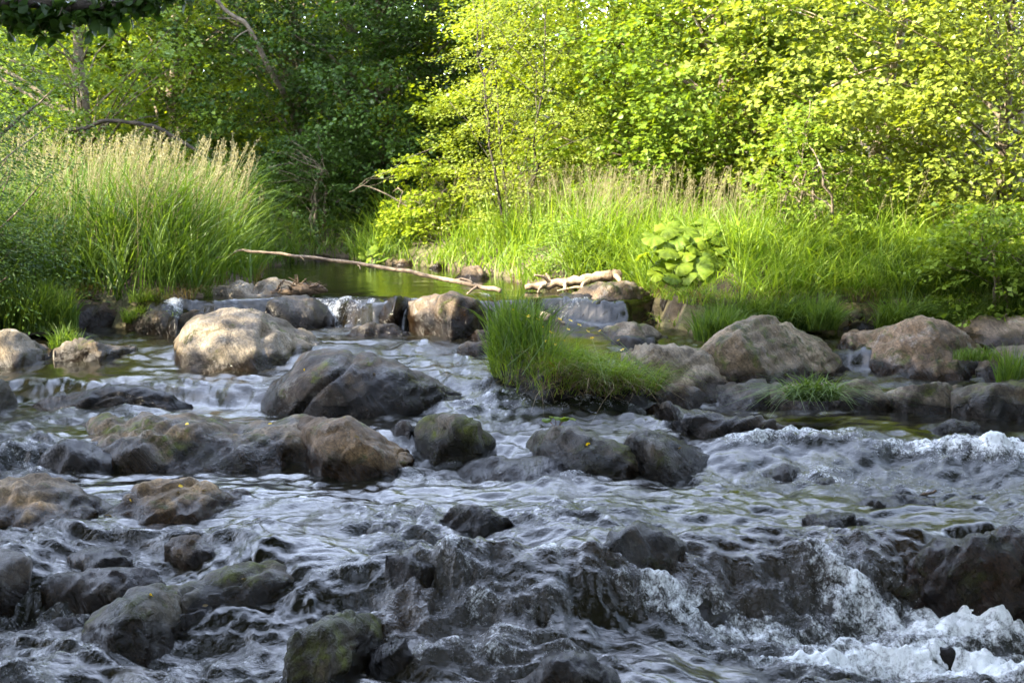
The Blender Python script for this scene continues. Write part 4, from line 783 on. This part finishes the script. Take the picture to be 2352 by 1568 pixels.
# ------------------------------------------------------------------ tall trees that shade the stream, beside and behind the viewpoint
def copy_tree(src, loc, sc, rz, label, group):
    r = src.copy(); COL.objects.link(r); r.location = (loc[0], loc[1], float(terrain(np.array([loc[0]]), np.array([loc[1]]))[0]) - .1); r.scale = sc; r.rotation_euler = (0, 0, rz)
    r['label'] = label; r['group'] = group
    for ch in src.children:
        c = ch.copy(); COL.objects.link(c); c.parent = r
    return r
shade_src = tree('tall_shade_tree', 'tall shade tree outside the picture beside the stream', (-6.7, 9.0), 10.6, 4.0, 3.5, 6.0, 720, .30, LEAF_SHADED, 77, 14, 1.5, .8, BARK, trunk_r=.22, group='tall trees shading the stream', shell=.2, nlimb=14, tilt=.6)
for i, (x, y, sc, rz) in enumerate(((6.6, 10.6, (1.05, 1.05, 1.0), 2.2), (-6.6, 2.8, (1.15, 1.15, 1.0), 1.2), (6.8, 3.0, (1.15, 1.15, 1.0), 4.1), (0.5, -3.8, (1.3, 1.3, 1.05), 3.3), (-12, 4.0, (1.1, 1.1, 1.2), .6), (13, 4.5, (1.1, 1.1, 1.1), 5.0), (-6.5, -7, (1.1, 1.1, 1.1), 2.0), (7, -7, (1.1, 1.1, 1.1), .9),
    (-8.8, 20.9, (.6, .6, .8), .8))):
    copy_tree(shade_src, (x, y), sc, rz, 'tall shade tree outside the picture beside the stream', 'tall trees shading the stream')

for bx_, lx_, sd_, lab_ in ((-6.9, 5.0, 78, 'unseen tall tree added leaning over the stream from the left, above the picture'), (7.1, -5.0, 79, 'unseen tall tree added leaning over the stream from the right, above the picture')):
    tree('tall_shade_tree', lab_, (bx_, 8.7), 10.2, 3.5, 3.4, 6.0, 620, .30, LEAF_SHADED, sd_, 14, 1.5, .8, BARK, lean=(lx_, .7), trunk_r=.2, group='tall trees shading the stream', shell=.1, nlimb=12, tilt=.6)  # unseen crowns added to block the overhead sky from the reflections
low_src = [o for o in bpy.data.objects if o.name.startswith('linden_tree')][0]  # source for unseen trees added to block low sky light on the rocks
for i, (x, y, sc, rz) in enumerate(((-14, -7, (2.4, 2.4, 2.3), 1.0), (-8.5, -11, (2.4, 2.4, 2.3), 2.0), (-2, -12, (2.4, 2.4, 2.3), 3.0), (4.5, -12, (2.4, 2.4, 2.3), 4.0), (11, -9.5, (2.4, 2.4, 2.3), 5.0), (15, -3, (2.2, 2.2, 2.2), .5), (14, 3.5, (1.9, 1.9, 2.0), 1.5), (12.5, 9.5, (1.8, 1.8, 1.8), 2.5), (-14, 0, (2.0, 2.0, 2.2), 3.5), (-12.5, 7, (1.6, 1.6, 1.9), 4.5), (9.5, 15.5, (1.1, 1.1, 1.3), .2))):
    copy_tree(low_src, (x, y), sc, rz, 'unseen leafy tree added behind and beside the viewpoint to block low sky', 'added trees around the viewpoint')

# ------------------------------------------------------------------ dead wood
def P3(pts): return np.array([[float(t) for t in at_y(px, py, Y)] for px, py, Y in pts])
def wood(name, label, cat, main, rad, mat, extra=(), part='side_branch', sides=9, n=26, wob=.006):
    C = curve(P3(main), n, wob, len(name)); o = C[0].copy(); root = link(name, tube_mesh(name, [(C - o, np.interp(np.linspace(0, 1, n), np.linspace(0, 1, len(rad)), rad) * (1 + .12 * np.sin(np.arange(n) * 2.3)))], mat, sides), loc=tuple(o))
    tag(root, label, cat)
    for pts, r_ in extra:
        c = curve(P3(pts), 8, .004, int(pts[0][0])); link(part, tube_mesh(part, [(c - o, np.linspace(r_[0], r_[1], 8))], mat, 6), root)
    return root
wood('fallen_branch', 'long bare grey branch lying slantwise across the far pool', 'branch',
     [(498, 592, 17.4), (522, 590, 17.4), (548, 577, 17.3), (620, 581, 17.2), (720, 592, 17.1), (820, 606, 17.0), (940, 624, 16.8), (1040, 645, 16.6), (1110, 660, 16.5), (1150, 668, 16.4)], [.008, .011, .014, .016, .018, .020, .021, .023, .025, .025], BRANCH,
     [([(1045, 646, 16.6), (1062, 640, 16.6), (1085, 650, 16.5)], (.016, .01)), ([(820, 606, 17), (826, 612, 16.95), (829, 618, 16.9)], (.006, .002)), ([(690, 588, 17.1), (695, 594, 17), (700, 600, 17)], (.005, .002)), ([(1095, 657, 16.5), (1080, 668, 16.45), (1072, 676, 16.4)], (.015, .006))], n=34)
wood('driftwood_log', 'pale bleached driftwood log with root stubs on the right shore', 'log',
     [(1208, 660, 17.3), (1250, 655, 17.3), (1300, 648, 17.3), (1350, 640, 17.3), (1400, 633, 17.3), (1424, 630, 17.3)], [.03, .045, .05, .055, .062, .05], DRIFT,
     [([(1415, 634, 17.25), (1424, 645, 17.1), (1432, 660, 17.0)], (.035, .015)), ([(1352, 645, 17.25), (1340, 652, 17.1), (1336, 666, 17.0)], (.028, .014)), ([(1300, 650, 17.25), (1296, 658, 17.1), (1300, 668, 17.0)], (.022, .012)),
      ([(1262, 650, 17.3), (1252, 638, 17.25), (1228, 632, 17.2)], (.025, .012)), ([(1250, 655, 17.25), (1240, 662, 17.1), (1236, 672, 17.0)], (.02, .010)), ([(1265, 652, 17.3), (1262, 640, 17.3), (1255, 628, 17.3)], (.02, .012)),
      ([(1310, 662, 17.1), (1360, 655, 17.1), (1410, 655, 17.05)], (.012, .006)), ([(1280, 668, 17.0), (1330, 660, 17.0), (1390, 664, 17.0)], (.010, .005))], 'root_stub')
rs = link('root_stump', None, loc=tuple(P3([(690, 676, 16.9)])[0])); tag(rs, 'dark upturned root stump lying on the weir beside the pale shelf', 'stump')
sr = np.random.default_rng(5); b0 = np.array(rs.location)
for k in range(22):
    x0 = sr.uniform(625, 750); c = P3([(x0, 676 - sr.uniform(0, 6), 16.9), (x0 + sr.normal() * 14, 664 + sr.normal() * 3, 16.88), (x0 + sr.normal() * 22, 652 + sr.normal() * 6 - (14 if abs(x0 - 692) < 16 else 0), 16.85)])
    link('root', tube_mesh('root', [(curve(c, 6, .008, k) - b0, np.linspace(.028 if abs(x0 - 692) < 25 else .014, .004, 6))], ROOTM, 6), rs)
c = P3([(612, 674, 16.9), (660, 668, 16.9), (700, 664, 16.9), (752, 668, 16.9)]); link('root_ball', tube_mesh('root_ball', [(curve(c, 12, .012, 3) - b0, np.array([.01, .03, .04, .035, .05, .06, .07, .07, .06, .05, .04, .01]))], ROOTM, 8), rs)
wood('leaning_trunk', 'thin bare trunk leaning through the upper left foliage', 'trunk', [(440, -90, 23.4), (508, 15, 23.4), (560, 52, 23.4), (590, 100, 23.4), (625, 170, 23.5), (652, 218, 23.7), (680, 300, 24.4), (700, 560, 25.4)], [.025, .028, .032, .036, .04, .042, .045, .06], BARK,
     [([(562, 55, 23.4), (535, 44, 23.4), (500, 42, 23.4)], (.016, .007)), ([(570, 70, 23.4), (545, 85, 23.3), (528, 105, 23.3)], (.012, .004))])
wood('arching_branch', 'dark bare branch arching above the left grass', 'branch', [(150, 300, 22.5), (190, 296, 22.5), (240, 279, 22.5), (300, 281, 22.5), (355, 292, 22.5), (400, 315, 22.5), (450, 345, 22.5), (500, 380, 22.5)], [.03, .03, .028, .026, .026, .024, .022, .015], BARK_DARK,
     [([(300, 281, 22.5), (330, 270, 22.5), (360, 268, 22.5)], (.012, .004))])
wood('stick', 'thin dark stick lying on the low stone in the rapids', 'stick', [(1955, 1152, 10.55), (1985, 1145, 10.5), (2020, 1140, 10.5), (2080, 1141, 10.5), (2120, 1136, 10.5), (2150, 1126, 10.5)], [.004, .006, .007, .009, .011, .008], ROOTM,
     [([(2100, 1138, 10.5), (2120, 1144, 10.45), (2135, 1150, 10.4)], (.005, .002))], n=18, wob=.003)
# overhanging branch at the top left
ob = link('overhanging_branch', None, loc=tuple(P3([(-260, 10, 8.2)])[0])); tag(ob, 'dark leafy branch hanging into the top left corner', 'branch')
b0 = np.array(ob.location); C = curve(P3([(-260, 10, 8.2), (-60, 2, 8.1), (140, 12, 8.0), (250, 13, 8.0), (330, 0, 8.0), (420, -35, 8.0)]), 24, .006, 2)
link('limb', tube_mesh('limb', [(C - b0, np.linspace(.035, .014, 24))], BARK_DARK, 8), ob)
tw = []; pts = []; orng = np.random.default_rng(8)
for k in range(46):
    x0 = orng.uniform(-40, 330) if k < 40 else orng.uniform(330, 450); i = int(np.argmin(np.abs(C[:, 0] - X_at(x0, 8.0)))); ln = orng.uniform(.03, .17) * (1 if x0 < 230 else .45); d = np.array([orng.normal() * .5, orng.normal() * .5, -1.]); d /= np.linalg.norm(d)
    e = C[i] + d * ln; tw.append((curve([C[i], (C[i] + e) / 2 + orng.normal(size=3) * .02, e], 5) - b0, np.linspace(.005, .0015, 5)))
    for q_ in range(13): pts.append(C[i] + d * ln * orng.uniform(.2, 1.1) + orng.normal(size=3) * .025)
link('twigs', tube_mesh('twigs', tw, BARK, 4), ob)
pts = np.array(pts); V, F = leaf_block(pts - b0, orng.normal(size=pts.shape) * (1, 1, .6) + (0, 0, -.6), orng.normal(size=pts.shape) + (0, 0, .8), orng.uniform(.04, .08, len(pts)), orng.uniform(.032, .06, len(pts)), orng)
link('leaves', mesh_np('leaves', V, F, LEAF_SHADED, True, {'rnd': np.repeat(orng.uniform(0, .6, len(pts)), 6)}), ob)

# ------------------------------------------------------------------ butterbur and small plants
def big_leaf_mesh(seed, R=.2, tone=.5):
    r = np.random.default_rng(seed); nr, na = 7, 30; V = [(0, 0, 0)]; q = [tone]
    for i in range(1, nr + 1):
        for j in range(na):
            a = -math.pi + (j + .5) * 2 * math.pi / na; f = i / nr
            notch = 1 - .72 * math.exp(-((abs(a) - math.pi) / .28) ** 2); lob = 1 + .05 * math.cos(a * 9) + .03 * math.sin(a * 4 + seed)
            rad = R * f * (.25 + .75 * (notch if f > .3 else 1)) * lob if f > .3 else R * f * lob
            z = R * (.16 * f * f * math.cos(a * 2 + seed) + .14 * f - .28 * f ** 3 + .045 * f * math.cos(a * 9))
            V.append((rad * math.cos(a), rad * math.sin(a), z)); q.append(tone + .35 * math.cos(a * 9) * (.3 + .7 * f) * .6 + r.uniform(-.12, .12))
    F = []
    for i in range(1, nr):
        for j in range(na - 1):
            a = 1 + (i - 1) * na + j; F.append((a, a + na, a + na + 1, a + 1))
    for j in range(0, na - 1): F.append((0, 1 + j, 2 + j, 2 + j) )
    me = bpy.data.meshes.new('leaf'); me.from_pydata(V, [], [f if f[2] != f[3] else f[:3] for f in F]); me.polygons.foreach_set('use_smooth', np.ones(len(me.polygons), bool))
    at_ = me.attributes.new('rnd', 'FLOAT', 'POINT'); at_.data.foreach_set('value', np.clip(q, 0, 1).astype(np.float32)); me.update(); me.materials.append(BUTTER); return me
BL = [big_leaf_mesh(k, .2, (.25, .5, .75, .4)[k]) for k in range(4)]
def butterbur(label, base, leaves, seed):
    r = random.Random(seed); bx, by, bz = [float(t) for t in base]; root = link('butterbur_plant', None, loc=(bx, by, bz)); tag(root, label, 'plant')
    for px, py, Y, wpx in leaves:
        x, y, z = [float(t) for t in at_y(px, py, Y)]; sc = .74 * wpx / FPX * Y / .4; Y = Y + r.uniform(-.2, .2)
        lf = link('leaf', BL[r.randrange(4)], root, (x - bx, y - by, z - bz)); lf.scale = (sc, sc, sc)
        out = math.atan2(y - by - .15, x - bx); lf.rotation_euler = (r.uniform(.1, .9), r.uniform(-.45, .45), r.uniform(-1.2, 1.2) + (x - bx) * .8)
        st = curve([(0, 0, 0), ((bx - x) * .35, (by - y) * .3, (bz - z) * .45), (bx - x + r.uniform(-.06, .06), by - y + r.uniform(-.05, .05), bz - z - .03)], 7)
        s_ = link('stalk', tube_mesh('stalk', [(st, np.linspace(.006, .011, 7))], STALK, 6), root); s_.location = lf.location
butterbur('large butterbur plant with round green leaves on the right shore', at_y(1565, 668, 16.75),
    [(1500, 545, 16.7, 85), (1530, 528, 16.9, 80), (1575, 530, 16.95, 100), (1622, 522, 17.0, 95), (1650, 545, 16.9, 80), (1485, 582, 16.6, 80), (1535, 575, 16.6, 95), (1590, 565, 16.7, 90), (1625, 578, 16.7, 85), (1560, 608, 16.5, 90), (1600, 618, 16.5, 105), (1545, 635, 16.45, 70),
     (1575, 655, 16.4, 60), (1640, 600, 16.7, 75), (1520, 610, 16.6, 70), (1640, 548, 17.0, 70), (1605, 545, 16.9, 80), (1555, 552, 16.8, 80), (1512, 560, 16.75, 60), (1575, 585, 16.6, 70), (1610, 595, 16.6, 65), (1655, 570, 16.8, 60), (1505, 630, 16.5, 55), (1580, 635, 16.4, 60), (1620, 645, 16.4, 70), (1545, 515, 17.1, 55), (1600, 512, 17.1, 60)], 3)
butterbur('small sunlit butterbur at the far end of the pool', at_y(852, 606, 20.4), [(832, 588, 20.4, 32), (850, 578, 20.5, 36), (868, 584, 20.4, 34), (885, 592, 20.4, 30), (845, 598, 20.3, 28), (862, 568, 20.6, 30), (872, 600, 20.3, 26)], 5)
tree('nettle_patch', 'low leafy green herbs behind the driftwood log', (X_at(1300, 17.9), 17.9), .55, .38, .3, .02, 60, .055, LEAF_MID, 31, 20, .28, .6, STALK, trunk_r=.008, stems=4, cat='herb', nlimb=6)
def seedling():
    bx, by, bz = [float(t) for t in at_y(1278, 990, 11.35)]; root = link('seedling', None, loc=(bx, by, bz)); tag(root, 'small leafy seedling with red stems on the mossy rock', 'plant')
    for k, (px, py, w_) in enumerate(((1255, 963, 26), (1275, 958, 28), (1305, 960, 36), (1265, 1008, 34), (1296, 962, 24))):
        x, y, z = [float(t) for t in at_y(px, py, 11.35)]; sc = w_ / FPX * 11.35 / .4
        l_ = link('leaf', BL[k % 4], root, (x - bx, y - by, z - bz)); l_.scale = (sc,) * 3; l_.rotation_euler = (.15 + (.9 if py > 1000 else 0), .1 * k, k)
        st = link('stem', tube_mesh('stem', [(curve([(0, 0, -.02), ((x - bx) * .35, 0, (z - bz) * .55), (x - bx, 0, z - bz)], 6), np.linspace(.004, .002, 6))], REDST, 5), root)
seedling()
lrng = np.random.default_rng(4); FLM = []
for k in range(3):
    V, F = leaf_block(np.array([[-.5, 0, 0.]]), np.array([[1., 0, .1]]), np.array([[0, .25 * (k - 1), 1.]]), np.array([1.]), np.array([.55]), lrng)
    FLM.append(mesh_np('fallen_leaf', V, F, FLOWER if k == 0 else DRYG, True, {'rnd': np.full(len(V), .3 * k)}))
dg = bpy.context.evaluated_depsgraph_get(); bpy.context.view_layer.update(); dg.update()
for k, (px, py) in enumerate(((415, 1118), (408, 1132), (470, 1128), (300, 1150), (560, 1150), (250, 1185), (345, 1368), (470, 1392), (560, 1330), (430, 975), (330, 985), (540, 1000), (620, 975), (820, 1005), (790, 960), (700, 850), (860, 860), (1010, 985), (1350, 1020), (1560, 1030))):
    dx, dy, dz = [float(t) for t in ray(px, py)]; hit = S.ray_cast(dg, cam.location, Vector((dx, dy, dz)).normalized())
    if not hit[0] or not hit[4].name.startswith('rock') or hit[2].z < .25: continue
    o = link('fallen_leaf', FLM[k % 3], loc=tuple(hit[1] + hit[2] * .006)); sz = float(lrng.uniform(.028, .045)); o.scale = (sz, sz, sz)
    q_ = hit[2].to_track_quat('Z', 'Y').to_euler(); o.rotation_euler = (q_.x + lrng.normal() * .15, q_.y + lrng.normal() * .15, q_.z + lrng.uniform(0, 6))
    tag(o, 'small fallen leaf lying on a stone in the stream', 'leaf', 'fallen leaves on the stones')
# spray over the falls
srng = np.random.default_rng(21); dp = []
for px, py, z, sx_, sy_, hz_, n in ((2200, 1470, -1.15, .40, .08, .16, 500), (2320, 1450, -1.15, .25, .07, .16, 260), (1060, 1425, -.98, .18, .06, .08, 150), (1850, 1030, -.62, .3, .08, .05, 140), (2130, 1050, -.62, .3, .08, .05, 140), (2300, 1055, -.62, .25, .08, .05, 120), (1960, 1470, -1.12, .35, .1, .10, 180), (1270, 1430, -1., .15, .05, .05, 150), (780, 738, -.26, .25, .05, .04, 120)):
    x, y, _ = at(px, py, z); dp.append(np.stack([x + srng.normal(size=n) * sx_, y + srng.normal(size=n) * sy_, z + .02 + srng.exponential(hz_ * .5, n)], 1))
dp = np.concatenate(dp); oc = np.array([(1, 0, 0), (-1, 0, 0), (0, 1, 0), (0, -1, 0), (0, 0, 1), (0, 0, -1)], float); of = np.array([(0, 2, 4), (2, 1, 4), (1, 3, 4), (3, 0, 4), (2, 0, 5), (1, 2, 5), (3, 1, 5), (0, 3, 5)])
rd = srng.uniform(.0006, .0020, len(dp)); V = (dp[:, None] + oc[None] * rd[:, None, None]).reshape(-1, 3); F = (of[None] + (np.arange(len(dp)) * 6)[:, None, None]).reshape(-1, 3)
mw = N('spray'); b_ = mw.n('ShaderNodeBsdfPrincipled'); b_.inputs['Base Color'].default_value = (.85, .88, .9, 1); b_.inputs['Roughness'].default_value = .15; mw.l(b_.outputs[0], mw.out.inputs[0])
tag(link('water_spray', mesh_np('water_spray', V, F, mw.m)), 'white spray drops flying over the falls', 'spray', None, 'stuff')
